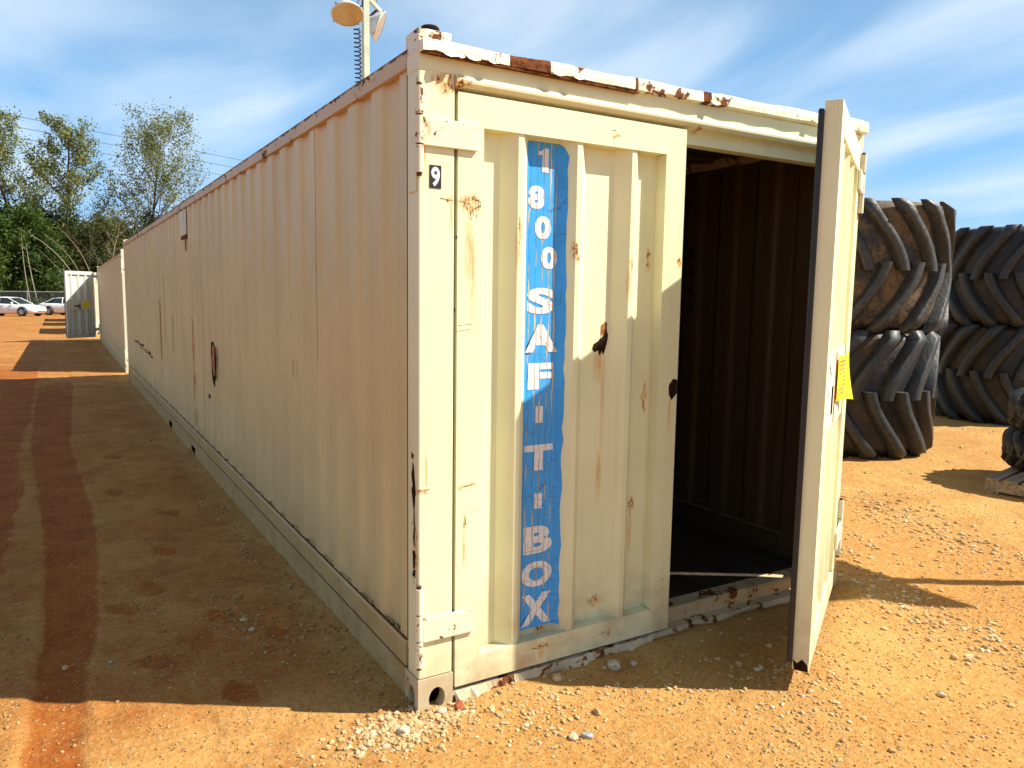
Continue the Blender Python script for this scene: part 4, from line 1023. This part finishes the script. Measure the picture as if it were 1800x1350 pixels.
place_tyre('tractor_tyre', *tA, NL, (6.30,2.77,gz+1.262), 0.35, 'mud brown lugged tyre on top of the near stack', G1, (0.004,0.0))
place_tyre('tractor_tyre', *tB, NL, (10.05,2.95,gz), 0.7, 'big black tyre at the bottom of the far stack', G1)
place_tyre('tractor_tyre', *tB, NL, (10.06,2.96,gz+1.267), 0.42, 'big black tyre on top of the far stack', G1, (-.003,0.0))
# small tyres on the pallet
tC = tyre_meshes(0.56, 0.335, 22, 1, 0.035, (M['carcass_dark'], M['lug_dark']), 9, 0.05, 0.14)
pz = ground_z(6.2, 0.6)
for k, (dx, lab) in enumerate(((0,'small black tyre lying directly on the wooden pallet'),(0.05,'small black tyre stacked on top of the one on the pallet'))):
    place_tyre('small_tyre', *tC, 22, (6.36+dx, 0.50, pz+0.128+0.33*k), 0.3+k, lab, 'small tyres on the pallet')
# pallet
wood = NT('weathered_wood'); wc = wood.coord()
wn1 = wood.noise(wood.mapping(wc, scale=(1,14,14)), 2.2, 6, 0.65)
M['wood'] = wood.set(wood.mix(wood.ramp(wn1, 0.3, 0.7), (0.14,0.105,0.07,1), (0.34,0.28,0.20,1)), 0.85, 0, wood.bump(wn1, 0.5, 0.004), 0.2)
pal = empty('wooden_pallet', (6.08, 0.37, pz), math.radians(10)); tag(pal, 'weathered wooden pallet under the small black tyres at the right edge', 'pallet')
mb = MB(); mb.box(-0.60, 0.60, -0.048, 0.048, 0, 0.02); bm_ = mb.mesh('deck_board', M['wood'])
for k in range(8):
    link('deck_board', bm_, pal, loc=(0, -0.46+k*0.131, 0.106), bevel=0.002)
mb = MB(); mb.box(-0.02, 0.02, -0.505, 0.505, 0, 0.083); sm_ = mb.mesh('stringer', M['wood'])
for x in (-0.57, 0, 0.57): link('stringer', sm_, pal, loc=(x, 0, 0.022))
for y in (-0.45, 0, 0.45): link('bottom_board', bm_, pal, loc=(0, y, 0.001))

# ------------------------------------------------------------------ light tower beside the container
M['tower_paint'] = simple('pale_green_steel', (0.52, 0.56, 0.42), 0.5, 0.1, 0.12, 6, 0.1)
M['galv'] = simple('galvanised_steel', (0.42, 0.43, 0.42), 0.4, 0.7, 0.15, 8, 0.1)
M['lamp_shell'] = simple('lamp_reflector_shell', (0.66, 0.68, 0.62), 0.35, 0.2, 0.08, 8)
M['lamp_glass'] = simple('dusty_lamp_glass', (0.46, 0.31, 0.13), 0.25, 0, 0.1, 10, 0, 0.5)
M['brown_iron'] = simple('rusty_bracket', (0.10, 0.045, 0.03), 0.7, 0.2, 0.3, 20, 0.2)
M['cable'] = simple('black_cable', (0.010, 0.014, 0.03), 0.45, 0, 0.2, 20)
MX, MY = 3.04, 8.77
lt = empty('light_tower', (MX, MY, ground_z(MX, MY))); tag(lt, 'mobile light tower with round lamps rising behind the nearest container', 'light tower')
zb = -ground_z(MX, MY)
m = MB(); m.box(-0.065, 0.065, -0.065, 0.065, 0.5, 3.2); m.build('mast_tube', M['galv'], lt, bevel=0.004)
m = MB(); m.box(-0.045, 0.045, -0.045, 0.045, 3.2, 6.12+zb); m.build('mast', M['tower_paint'], lt, bevel=0.006)
bd = Vector((0.66, 0.75, 0)).normalized()
zt_ = 5.93+zb
m = MB(); a = -bd*0.75; b = bd*0.75; m.tube([(a.x,a.y,zt_),(b.x,b.y,zt_)], 0.035, 4, smooth=False); m.build('cross_bar', M['tower_paint'], lt)
def lamp(center, axis, R_=0.215, hang=None):
    ax = Vector(axis).normalized(); rot = ax.to_track_quat('Z', 'Y').to_matrix().to_4x4(); mat = Matrix.Translation(center) @ rot
    m = MB(); m.lathe([(0.0,-0.22),(0.05,-0.22),(0.075,-0.17),(R_*.62,-0.10),(R_*.9,-0.035),(R_,0.0),(R_*1.04,0.004),(R_*1.04,0.02),(R_*.985,0.022)], 28, mat=mat)
    o = m.build('lamp_head', M['lamp_shell'], lt)
    m = MB(); m.lathe([(R_*.985,0.018),(R_*.6,0.026),(0.0,0.03)], 28, mat=mat); m.build('lamp_glass', M['lamp_glass'], o)
    m = MB()
    for k in range(4):
        t = PI/4+k*PI/2; p = mat @ Vector((math.cos(t)*R_*1.05, math.sin(t)*R_*1.05, 0.01)); q = mat @ Vector((math.cos(t)*R_*1.17, math.sin(t)*R_*1.17, 0.0)); m.tube([p,q], 0.008, 5)
    m.build('clip', M['brown_iron'], o)
    if hang is not None:
        back = mat @ Vector((0,0,-0.2)); h = Vector(hang)
        m = MB(); m.tube([h, (h+back)/2+Vector((0.01,0,0.02)), back], 0.022, 6)
        m.build('lamp_bracket', M['brown_iron'], o)
def at_ang(az, tanel, dist):
    a = math.radians(az); return Vector((-1.10484+math.sin(a)*dist-MX, -2.48858+math.cos(a)*dist-MY, 1.55563+tanel*dist-ground_z(MX,MY)))
P1 = at_ang(18.96, 0.3415, 11.5); P2_ = at_ang(21.15, 0.3295, 12.45)
lamp(P1, (-0.10, -0.42, -0.95), 0.22, (a.x*0.75, a.y*0.75, zt_))
lamp(P2_, (0.86, -0.42, -0.42), 0.225, (b.x*0.72, b.y*0.72, zt_))
lamp(Vector((b.x*0.45, b.y*0.45, zt_+0.26)), (0.55, -0.6, -0.15), 0.20, (b.x*0.45, b.y*0.45, zt_))
lamp(Vector((a.x*0.5, a.y*0.5, zt_+0.30)), (-0.75, 0.5, -0.3), 0.20, (a.x*0.5, a.y*0.5, zt_))
m = MB()
for p, q in (((a.x*.95,a.y*.95,zt_+.1),(a.x*1.0,a.y*1.0,zt_-.28)), ((a.x*.95,a.y*.95,zt_-.05),(a.x*1.12,a.y*1.05,zt_-.20)), ((a.x*.3,a.y*.3,zt_+.02),(a.x*.45,a.y*.45,zt_-.26)), ((a.x*.3,a.y*.3,zt_+.02),(a.x*.2,a.y*.25,zt_-.22))):
    m.tube([p, ((p[0]+q[0])/2+.03, (p[1]+q[1])/2, (p[2]+q[2])/2), q], 0.012, 5)
m.build('loose_cable', M['cable'], lt)
# coiled power cable hanging beside the mast
top_c = at_ang(19.62, 0.326, 11.7); bot_c = at_ang(19.86, 0.255, 11.8); bot_c.z -= 1.6; m = MB(); cp = []
turns = 40
for i in range(turns*9+1):
    t = i/(turns*9); p = top_c.lerp(bot_c, t); aa = 2*PI*i/9; rr_ = 0.044
    cp.append((p.x+rr_*math.cos(aa), p.y+rr_*math.sin(aa), p.z))
m.tube(cp, 0.0105, 5); m.build('coiled_cable', M['cable'], lt)
# trailer that carries the mast
m = MB(); m.box(-0.55, 1.15, -0.75, 0.75, 0.55, 1.35); m.build('engine_housing', M['tower_paint'], lt, bevel=0.04)
m = MB(); m.box(-0.65, 1.25, -0.80, 0.80, 0.42, 0.53); m.box(-2.05, -0.65, -0.04, 0.04, 0.44, 0.52); m.build('chassis', M['galv'], lt, bevel=0.01)
# shift of the trailer so that it stands clear of the container
for ch in lt.children:
    if ch.name.split('.')[0] in ('engine_housing', 'chassis'): ch.location = (0.2, 0.9, 0); ch.rotation_euler = (0, 0, PI/2)
for sx in (-0.70, 0.98):
    wm = MB(); wm.lathe([(0.14,-0.09),(0.27,-0.09),(0.31,-0.06),(0.32,0),(0.31,.06),(0.27,.09),(0.14,.09)], 24, closed=True, mat=Matrix.Translation((sx+0.06,1.2,0.32)) @ Matrix.Rotation(PI/2,4,'Y'))
    wh = wm.build('wheel', M['gasket'], lt)
    wm = MB(); wm.lathe([(0,.05),(0.14,.07),(0.16,.05),(0.16,-.05),(0,-.05)], 20, mat=Matrix.Translation((sx+0.06,1.2,0.32)) @ Matrix.Rotation(PI/2,4,'Y')); wm.build('rim', M['galv'], wh)

# sign board on a post, out of frame to the right: its shadow falls beside the open door
hS = 2.05; sx, sy = 2.96+0.82*hS, -0.10-0.52*hS
sb = empty('sign_board', (sx, sy, ground_z(sx, sy))); tag(sb, 'plain board on a steel post standing right of the container', 'sign')
m = MB(); m.tube([(0,0,-0.1),(0,0,hS+0.75)], 0.042, 12); m.build('post', M['galv'], sb)
m = MB(); m.box(-0.055, -0.043, -0.40, 0.40, hS, hS+0.8); m.build('board', M['white'], sb, bevel=0.002)

# ------------------------------------------------------------------ cars
M['car_white'] = simple('white_car_paint', (0.78, 0.78, 0.77), 0.25, 0, 0.03, 3, 0, 0.5)
M['car_glass'] = simple('car_glass', (0.018, 0.028, 0.030), 0.08, 0, 0.2, 2, 0, 0.6)
M['car_black'] = simple('black_trim', (0.015, 0.015, 0.016), 0.5, 0, 0.2, 6)
M['car_rim'] = simple('alloy_rim', (0.40, 0.40, 0.41), 0.3, 0.7, 0.1, 6)
M['car_lamp'] = simple('clear_headlight', (0.55, 0.56, 0.55), 0.12, 0.1, 0.1, 10, 0, 0.6)
M['car_amber'] = simple('amber_indicator', (0.60, 0.22, 0.03), 0.2, 0, 0.1, 10)
def make_car(label, loc, rot, sport=False):
    """white saloon; +x is its nose"""
    c = empty('parked_car', loc, rot); tag(c, label, 'car', 'white cars parked along the fence')
    Lh = 2.4
    # stations: x, half width, floor z, shoulder z, top-of-body z
    st = [(-2.42,.62,.42,.66,.74),(-2.34,.78,.30,.78,.92),(-2.10,.86,.22,.84,1.00),(-1.60,.89,.19,.88,1.01),(-0.9,.90,.18,.88,.99),(0,.90,.18,.87,.96),
          (0.8,.90,.18,.85,.94),(1.25,.89,.19,.80,.92),(1.75,.87,.20,.74,.84),(2.10,.82,.22,.66,.76),(2.32,.70,.26,.58,.66),(2.42,.52,.34,.52,.56)]
    m = MB(); vs_ = []; n = 12
    for x, w, zf, zs, zt in st:
        half = [(w*.80, zf), (w*.97, zf+.08), (w, (zf+zs)/2), (w*.985, zs), (w*.90, (zs+zt)/2+.02), (w*.55, zt)]
        ring = half + [(-a_, z) for a_, z in reversed(half)]
        vs_ += [(x, a_, z) for a_, z in ring]
    m.add(vs_, [(i*n+k, i*n+(k+1)%n, (i+1)*n+(k+1)%n, (i+1)*n+k) for i in range(len(st)-1) for k in range(n)], 0, True)
    m.add(vs_, [tuple(range(n)), tuple(range((len(st)-1)*n, len(st)*n))[::-1]])
    # wheel arches as dark discs inset in the flank
    m.build('body', M['car_white'], c)
    # greenhouse: glass volume then a white roof and pillars
    r_top = 1.40 if not sport else 1.38
    gs = [(-1.72,.70,.98,1.00),(-1.05,.66,.97,r_top-.03),(-0.35,.64,.96,r_top),(0.30,.64,.95,r_top-.03),(1.18,.72,.92,.94)]
    m = MB(); vs_ = []
    for x, w, z0_, z1_ in gs: vs_ += [(x,.82,z0_),(x,w,z1_),(x,-w,z1_),(x,-.82,z0_)]
    m.add(vs_, [(i*4+k, i*4+k+1, (i+1)*4+k+1, (i+1)*4+k) for i in range(4) for k in range(3)], 0, False); m.build('windows', M['car_glass'], c)
    m = MB(); rf = [(-1.12,.63,r_top-.04),(-0.9,.66,r_top+.0),(-0.35,.655,r_top+.022),(0.20,.655,r_top+.002),(0.36,.63,r_top-.045)]; vs_ = []
    for x, w, z in rf: vs_ += [(x,w,z-.02),(x,w*.9,z+.012),(x,0,z+.03),(x,-w*.9,z+.012),(x,-w,z-.02)]
    m.add(vs_, [(i*5+k, i*5+k+1, (i+1)*5+k+1, (i+1)*5+k) for i in range(4) for k in range(4)], 0, True); m.build('roof', M['car_white'], c)
    for sg in (1, -1):
        for p in ([(1.22,sg*.78,.93),(0.75,sg*.735,1.16),(0.30,sg*.665,r_top-.02)], [(-1.80,sg*.77,.98),(-1.4,sg*.74,1.18),(-1.05,sg*.675,r_top-.03)], [(-0.30,sg*.83,.96),(-0.33,sg*.665,r_top)]):
            m = MB(); m.tube(p, 0.035, 6); m.build('pillar', M['car_white'], c)
        m = MB(); m.lathe([(0,-.1),(.06,-.08),(.085,0),(.06,.07),(0,.08)], 10, mat=Matrix.Translation((0.78,sg*.96,1.0)) @ Matrix.Scale(1.2,4,(0,1,0))); m.build('mirror', M['car_white'], c)
        for wx in (1.48, -1.38):
            m = MB(); tm = Matrix.Translation((wx,sg*.80,.33)) @ Matrix.Rotation(PI/2,4,'X')
            m.lathe([(.20,-.11),(.29,-.11),(.325,-.08),(.33,0),(.325,.08),(.29,.11),(.20,.11)], 24, closed=True, mat=tm); wh = m.build('wheel', M['car_black'], c)
            m = MB(); m.lathe([(0,-sg*.07),(.06,-sg*.09),(.19,-sg*.105),(.21,-sg*.09),(.21,sg*.08),(0,sg*.06)], 20, mat=tm); m.build('rim', M['car_rim'], wh)
            m = MB(); m.lathe([(0.0,-.012),(.385,-.012),(.385,.012),(0,.012)], 24, mat=Matrix.Translation((wx,sg*.892,.36)) @ Matrix.Rotation(PI/2,4,'X')); m.build('wheel_arch', M['car_black'], c)
            for ch in (wh,): ch.location = (0, sg*0.10, 0)
        m = MB(); m.lathe([(0,-.02),(.06,-.015),(.075,.01),(0,.03)], 12, mat=Matrix.Translation((2.24,sg*.60,.63)) @ Matrix.Rotation(PI/2,4,'Y') @ Matrix.Scale(2.3,4,(0,1,0))); m.build('headlight', M['car_lamp'], c)
        m = MB(); m.box(2.20, 2.26, min(sg*.62,sg*.76), max(sg*.62,sg*.76), .50, .54); m.build('indicator', M['car_amber'], c)
        m = MB(); m.box(-.1, .1, sg*.905-.01, sg*.905+.01, .80, .83); m.build('door_handle', M['car_white'], c)
    m = MB(); m.box(2.30, 2.40, -.30, .30, .555, .62); m.build('grille', M['car_black'], c)
    m = MB(); m.box(2.33, 2.425, -.46, .46, .36, .43); m.build('air_intake', M['car_black'], c)
    m = MB(); m.box(0.45, 0.70, -.60, -.25, 1.06, 1.09); m.build('windscreen_note', M['white'], c)
    return c
gy_ = lambda x, y: ground_z(x, y)
hd = math.radians(-33)
make_car('white saloon car with rounded nose, middle of the three in view', (-3.95, 67.0, gy_(-3.95,67)), hd)
make_car('white saloon car partly hidden behind the open grey container door', (0.15, 69.3, gy_(0,69)), hd, True)
make_car('white car at the left picture edge with only its nose in view', (-8.6, 66.0, gy_(-8,66)), hd)

# ------------------------------------------------------------------ fence
def fence():
    f = empty('chain_link_fence', (0, 73.5, 0)); tag(f, 'chain link fence with steel top rail behind the white cars', 'fence')
    x0, x1 = -30.0, 34.0; z0 = ground_z(0,73.5); h = 1.9
    m = MB(); m.tube([(x0,0,z0+h),(x1,0,z0+h)], 0.032, 6); m.build('top_rail', M['galv'], f)
    m = MB(); m.tube([(0,0,z0-.1),(0,0,z0+h+0.12)], 0.038, 8); pm_ = m.mesh('post', M['galv'])
    k = x0
    while k <= x1: link('post', pm_, f, loc=(k, 0.04, 0)); k += 3.0
    m = MB(); p = 0.16; w = 0.0035; n = int((x1-x0)/p)
    for i in range(-int(h/p), n):
        xa = x0+i*p
        for s in (1, -1):
            a_, b_ = (xa, z0+0.02), (xa+h, z0+h)
            if s < 0: a_, b_ = (xa+h, z0+0.02), (xa, z0+h)
            if min(a_[0], b_[0]) < x0 or max(a_[0], b_[0]) > x1: continue
            y = 0.004*s
            m.add([(a_[0]-w,y,a_[1]),(a_[0]+w,y,a_[1]),(b_[0]+w,y,b_[1]),(b_[0]-w,y,b_[1])], [(0,1,2,3)])
    m.build('wire_mesh', M['galv'], f, kind='stuff')
fence()

# ------------------------------------------------------------------ trees
def bark(name, c0, c1_):
    g = NT(name); co = g.coord(); n = g.noise(g.mapping(co, scale=(6,6,1)), 2.5, 5, 0.65)
    return g.set(g.mix(g.ramp(n, .3, .7), c0, c1_), 0.9, 0, None, 0.1)
def leaf(name, a, b, c):
    g = NT(name); co = g.coord(); n = g.noise(co, 0.55, 3, 0.6); t = g.attr('tone')
    col = g.mix(g.ramp(n, .35, .65), a, b); col = g.mix(g.ramp(t, 0.55, 1.0, 0, 0.75), col, c)
    g.set(col, 0.6, 0, None, 0.25)
    tr = g.n.new('ShaderNodeBsdfTranslucent'); g.put(tr.inputs['Color'], g.mix(0.5, col, (0.20, 0.26, 0.03, 1)))
    mx = g.n.new('ShaderNodeMixShader'); mx.inputs[0].default_value = 0.28
    g.l.new(g.bsdf.outputs[0], mx.inputs[1]); g.l.new(tr.outputs[0], mx.inputs[2]); g.l.new(mx.outputs[0], g.out.inputs['Surface'])
    return g.mat
M['bark'] = bark('grey_brown_bark', (0.075,0.060,0.045,1), (0.17,0.14,0.105,1))
M['bark_pale'] = bark('pale_bare_bark', (0.17,0.145,0.10,1), (0.30,0.265,0.19,1))
M['leaf_spring'] = leaf('spring_leaves', (0.11,0.15,0.035,1), (0.17,0.19,0.055,1), (0.27,0.25,0.10,1))
M['leaf_green'] = leaf('fresh_green_leaves', (0.022,0.058,0.010,1), (0.055,0.095,0.014,1), (0.11,0.15,0.025,1))
M['leaf_dark'] = leaf('dark_evergreen_leaves', (0.012,0.030,0.008,1), (0.028,0.055,0.014,1), (0.06,0.09,0.02,1))
M['leaf_olive'] = leaf('olive_leaves', (0.060,0.075,0.016,1), (0.10,0.10,0.022,1), (0.17,0.13,0.04,1))

def leaf_mesh(name, centres, size, seed, mat, up=0.0):
    rs = np.random.RandomState(seed); n = len(centres); c = np.array(centres)
    a = rs.randn(n,3); a /= np.linalg.norm(a,axis=1)[:,None]; b = rs.randn(n,3); b -= (a*b).sum(1)[:,None]*a; b /= np.linalg.norm(b,axis=1)[:,None]
    s = (size*(0.5+rs.rand(n)))[:,None]; w = s*0.45
    V = np.stack([c-a*s, c+b*w, c+a*s, c-b*w], 1).reshape(-1,3)
    me_ = bpy.data.meshes.new(name); me_.vertices.add(4*n); me_.vertices.foreach_set('co', V.ravel().astype(np.float32))
    me_.loops.add(4*n); me_.loops.foreach_set('vertex_index', np.arange(4*n, dtype=np.int32))
    me_.polygons.add(n); me_.polygons.foreach_set('loop_start', np.arange(0,4*n,4,dtype=np.int32)); me_.update(calc_edges=True)
    at_ = me_.attributes.new('tone', 'FLOAT', 'POINT'); at_.data.foreach_set('value', np.repeat(rs.rand(n),4).astype(np.float32))
    me_.materials.append(mat); return me_

def skeleton(seed, H, r0_, crown0, spread, nb, upward=0.6, lean=(0,0), forks=2, levels=3, wig=0.05, top_bias=1.0):
    rs = random.Random(seed); mb_ = MB(); tips = []
    def wander(p, d, L_, r_a, r_b, k, lift):
        pts_ = [Vector(p)]; rr = [r_a]; d = Vector(d).normalized()
        for i in range(k):
            d = (d + Vector((rs.uniform(-1,1), rs.uniform(-1,1), rs.uniform(-.6,.6)))*wig*2.2 + Vector((0,0,lift))).normalized()
            pts_.append(pts_[-1]+d*L_/k); rr.append(r_a+(r_b-r_a)*(i+1)/k)
        return pts_, rr
    def branch(p, d, L_, r_, lev):
        pts_, rr = wander(p, d, L_, r_, r_*0.35, 5 if lev < 2 else 3, 0.06*upward)
        mb_.tube(pts_, rr, 5 if lev < 2 else 3, caps=False)
        if lev >= levels: tips.extend(pts_[1:]); return
        if lev >= levels-1: tips.append(pts_[-1])
        for i in range(1, len(pts_)):
            for _ in range(forks if lev == 0 or i > 1 else 1):
                dd = (pts_[i]-pts_[i-1]).normalized(); o_ = Vector((rs.uniform(-1,1), rs.uniform(-1,1), rs.uniform(-.3,.9)))
                branch(pts_[i], (dd*0.8+o_*0.75), L_*rs.uniform(.30,.52), rr[i]*0.55, lev+1)
    tr, rr = wander((0,0,-0.3), (lean[0],lean[1],1), H, r0_, r0_*0.18, 12, 0.05)
    mb_.tube(tr, rr, 8)
    for i in range(nb):
        t = crown0+(1-crown0)*(i+rs.random()*.6)/nb; f = t*12; k = min(11, int(f)); p = tr[k].lerp(tr[k+1], f-k); r_ = rr[k]
        ang = i*2.4+rs.uniform(-.5,.5); L_ = spread*(1.05-0.65*((t-crown0)/(1-crown0))**top_bias)*rs.uniform(.7,1.15)
        branch(p, (math.cos(ang), math.sin(ang), upward*rs.uniform(.6,1.3)), L_, r_*0.45, 1)
    return mb_, tips
def tree_proto(seed, H, r0_, crown0, spread, nb, n_leaf, size, lmat, bmat=None, clump=0.35, **kw):
    mb_, tips = skeleton(seed, H, r0_, crown0, spread, nb, **kw)
    rs = np.random.RandomState(seed); T = np.array([tuple(t) for t in tips])
    bm2 = mb_.mesh('trunk', bmat or M['bark'])
    if n_leaf == 0: return bm2, None
    c = T[rs.randint(0,len(T),n_leaf)] + rs.randn(n_leaf,3)*clump
    c[:,2] = np.maximum(c[:,2], 0.1)
    return bm2, leaf_mesh('crown', c, size, seed, lmat)
def tree(name, proto, x, y, rot, sc, label, group=None, cat='tree'):
    t = empty(name, (x, y, -0.55), rot); t.scale = (sc,)*3 if not isinstance(sc, tuple) else sc
    tag(t, label, cat, group); link('trunk', proto[0], t)
    if proto[1]: link('crown', proto[1], t)
    return t
tall = tree_proto(11, 17.5, 0.27, 0.42, 5.4, 14, 9500, 0.125, M['leaf_spring'], clump=0.26, upward=0.75)
tall2 = tree_proto(12, 17.0, 0.28, 0.36, 5.0, 15, 9500, 0.125, M['leaf_spring'], clump=0.24, upward=0.9)
fan = tree_proto(23, 17.5, 0.22, 0.30, 6.0, 30, 12500, 0.115, M['leaf_spring'], clump=0.28, upward=1.15, forks=2, top_bias=1.9, wig=0.04)
shrubA = tree_proto(31, 9.0, 0.12, 0.06, 3.2, 22, 9500, 0.16, M['leaf_green'], clump=0.42, upward=0.5)
shrubB = tree_proto(32, 8.0, 0.13, 0.05, 3.4, 20, 9500, 0.16, M['leaf_olive'], clump=0.45, upward=0.6)
shrubC = tree_proto(33, 8.6, 0.13, 0.05, 3.4, 20, 10000, 0.17, M['leaf_dark'], clump=0.48, upward=0.5)
bare = tree_proto(41, 10.5, 0.12, 0.35, 3.4, 12, 500, 0.10, M['leaf_olive'], M['bark_pale'], upward=0.9)
twig = tree_proto(42, 9.5, 0.10, 0.2, 3.4, 18, 900, 0.09, M['leaf_olive'], upward=0.9)
tree('hardwood_tree', tall, -3.6, 84, 0.4, 1.0, 'tall thin leaved tree at the left picture edge', None)
tree('hardwood_tree', tall2, -0.2, 85, 2.1, 1.0, 'tall sparse tree with clumped foliage left of the fan shaped tree', None)
tree('hardwood_tree', fan, 8.0, 86, 1.3, 1.02, 'fan shaped tree with thin spring leaves rising above the container roofs', None)
tree('hardwood_tree', tall2, -10.5, 86, 0.3, 0.95, 'tall tree beyond the left picture edge')
tree('pale_tree', bare, 3.5, 79, 0.5, 0.90, 'bare tree with a pale curving trunk above the open grey door', None)
GG = 'dense green trees behind the fence'
for x, y, r_, s, pr_, lab in ((-7.0,80,0.2,0.95,shrubA,'bushy bright green tree behind the leftmost car'), (-4.2,81,1.2,1.0,shrubA,'bushy bright green tree behind the middle car roof'),
        (-1.9,80,2.9,0.80,shrubA,'green bush tree right of the tall leaning stems'), (0.6,83,3.3,0.88,shrubB,'olive green tree behind the leaning bare branches'),
        (2.9,84,4.0,0.95,shrubC,'dark green tree behind the pale curving trunk'), (5.4,84,5.0,1.05,shrubB,'yellowish green tree left of the container roof end'),
        (7.9,85,0.8,1.05,shrubC,'dark tree at the foot of the fan shaped tree'), (-5.6,86,0.9,1.08,shrubC,'dark green tree deep behind the left parked cars'),
        (-0.6,88,1.9,1.05,shrubC,'dark green tree deep behind the tall sparse tree'), (10.8,86,2.6,0.95,shrubA,'green tree mostly hidden by the container roof')):
    tree('bushy_tree', pr_, x, y, r_, s, lab, GG)
for x, y, r_, s, lab in ((1.9,82,0.3,1.05,'twiggy brown tree behind the open grey door'), (4.4,82,2.2,1.1,'twiggy brown tree right of the pale curving trunk'), (6.6,83,4.2,0.95,'twiggy tree between the yellowish tree and the fan shaped tree')):
    tree('twiggy_tree', twig, x, y, r_, s, lab, 'twiggy trees at the wood edge')
# leaning pale stems
def stem(name, pts_, r_, label):
    r_ *= 0.75; m = MB(); n = len(pts_); m.tube(pts_, [r_*(1-0.75*i/(n-1)) for i in range(n)], 6); o = m.build(name, M['bark_pale']); tag(o, label, 'branch', 'pale stems at the wood edge'); return o
Yw = 78.0
def bez(a, b, c, n=9):
    a, b, c = Vector(a), Vector(b), Vector(c); return [a.lerp(b,t).lerp(b.lerp(c,t),t) for t in [i/(n-1) for i in range(n)]]
stem('leaning_stem', bez((1.6,Yw,-.5),(0.6,Yw-.3,5.0),(-3.6,Yw,6.9)), .10, 'longest pale bare stem arching to the left above the grey door')
stem('leaning_stem', bez((1.9,Yw+.5,-.5),(1.4,Yw,4.4),(-1.6,Yw+.3,6.5)), .07, 'pale bare stem arching steeply just right of the longest one')
stem('leaning_stem', bez((1.2,Yw-.4,-.5),(-.6,Yw,2.6),(-3.0,Yw,3.6)), .065, 'low pale bare stem arching left over the second car')
stem('leaning_stem', bez((1.4,Yw-.2,-.5),(.2,Yw,3.0),(-2.2,Yw-.2,5.2)), .05, 'thin pale stem between the longest and the low one')
stem('leaning_stem', bez((2.4,Yw,-.5),(2.2,Yw-.3,4.8),(-.6,Yw,7.2)), .07, 'highest pale bare stem bending over near the pale curving trunk')
stem('leaning_stem', bez((0.9,Yw-.6,.2),(-.1,Yw-.6,1.9),(-1.6,Yw-.5,2.6)), .05, 'short pale bare stem low behind the second car')
stem('straight_stem', bez((-2.75,Yw-1,-.5),(-3.3,Yw-1,3.0),(-3.3,Yw,6.6)), .085, 'pale upright trunk, left one of a pair behind the middle car')
stem('straight_stem', bez((-2.2,Yw-1,-.5),(-2.8,Yw-1,3.0),(-3.0,Yw,5.6)), .09, 'pale upright trunk, right one of a pair behind the middle car')
stem('straight_stem', bez((-.25,Yw-1,-.5),(-.3,Yw-1,2.0),(-.2,Yw-1,3.8)), .06, 'short pale upright stem behind the second car')
# far wood that reads as one mass
rgw = np.random.RandomState(77); nW = 90000
wx = rgw.uniform(-70, 95, nW); wy = rgw.uniform(90, 104, nW)
hgt = 6.0 + 2.6*vnoise(wx, wx*0, 4.0, 31) + 1.6*vnoise(wx, wy, 1.6, 32)
wz = -0.6 + hgt*rgw.rand(nW)**0.75
link('woods', leaf_mesh('woods', np.stack([wx,wy,wz],-1), 0.36, 5, M['leaf_dark']), kind='stuff')
nU = 26000; ux = rgw.uniform(-22, 26, nU); uy = rgw.uniform(75.5, 79.5, nU)
uz = -0.6+(0.6+1.4*vnoise(ux, uy, 1.3, 41))*rgw.rand(nU)
link('undergrowth', leaf_mesh('undergrowth', np.stack([ux,uy,uz],-1), 0.15, 6, M['leaf_dark']), kind='stuff')

# ------------------------------------------------------------------ overhead wires
M['wire'] = simple('aluminium_wire', (0.10, 0.11, 0.13), 0.5, 0.3, 0.1, 5)
up_ = empty('utility_pole', (-60.0, 130.0, -1.0)); tag(up_, 'wooden utility pole carrying the three overhead wires', 'utility pole')
m = MB(); m.tube([(0,0,0),(0,0,36.0)], [.24,.14], 10); m.build('pole', M['bark'], up_)
m = MB(); m.box(-.08,.08,-1.3,1.3,34.0,34.2); m.build('cross_arm', M['bark'], up_)
def wire(z0, zs, xe, ze, label):
    m = MB(); P_ = [(-60,130,z0)]
    A = np.array([-60,-6.4,8.2,24.1,xe]); B = np.array([z0]+list(zs)+[ze]); cf = np.polyfit(A, B, 2)
    pts_ = [(x, 130, float(np.polyval(cf, x))) for x in np.linspace(-60, xe, 40)]
    m.tube(pts_, 0.045, 4); o = m.build('power_line', M['wire']); tag(o, label, 'power line', 'overhead wires behind the trees')
wire(31.4, (26.18,24.85,23.23), 80, 17.8, 'topmost of the three overhead wires crossing behind the trees')
wire(29.8, (24.54,23.38,21.97), 80, 16.6, 'middle of the three overhead wires crossing behind the trees')
wire(28.6, (23.28,21.70,20.35), 80, 15.2, 'lowest of the three overhead wires crossing behind the trees')
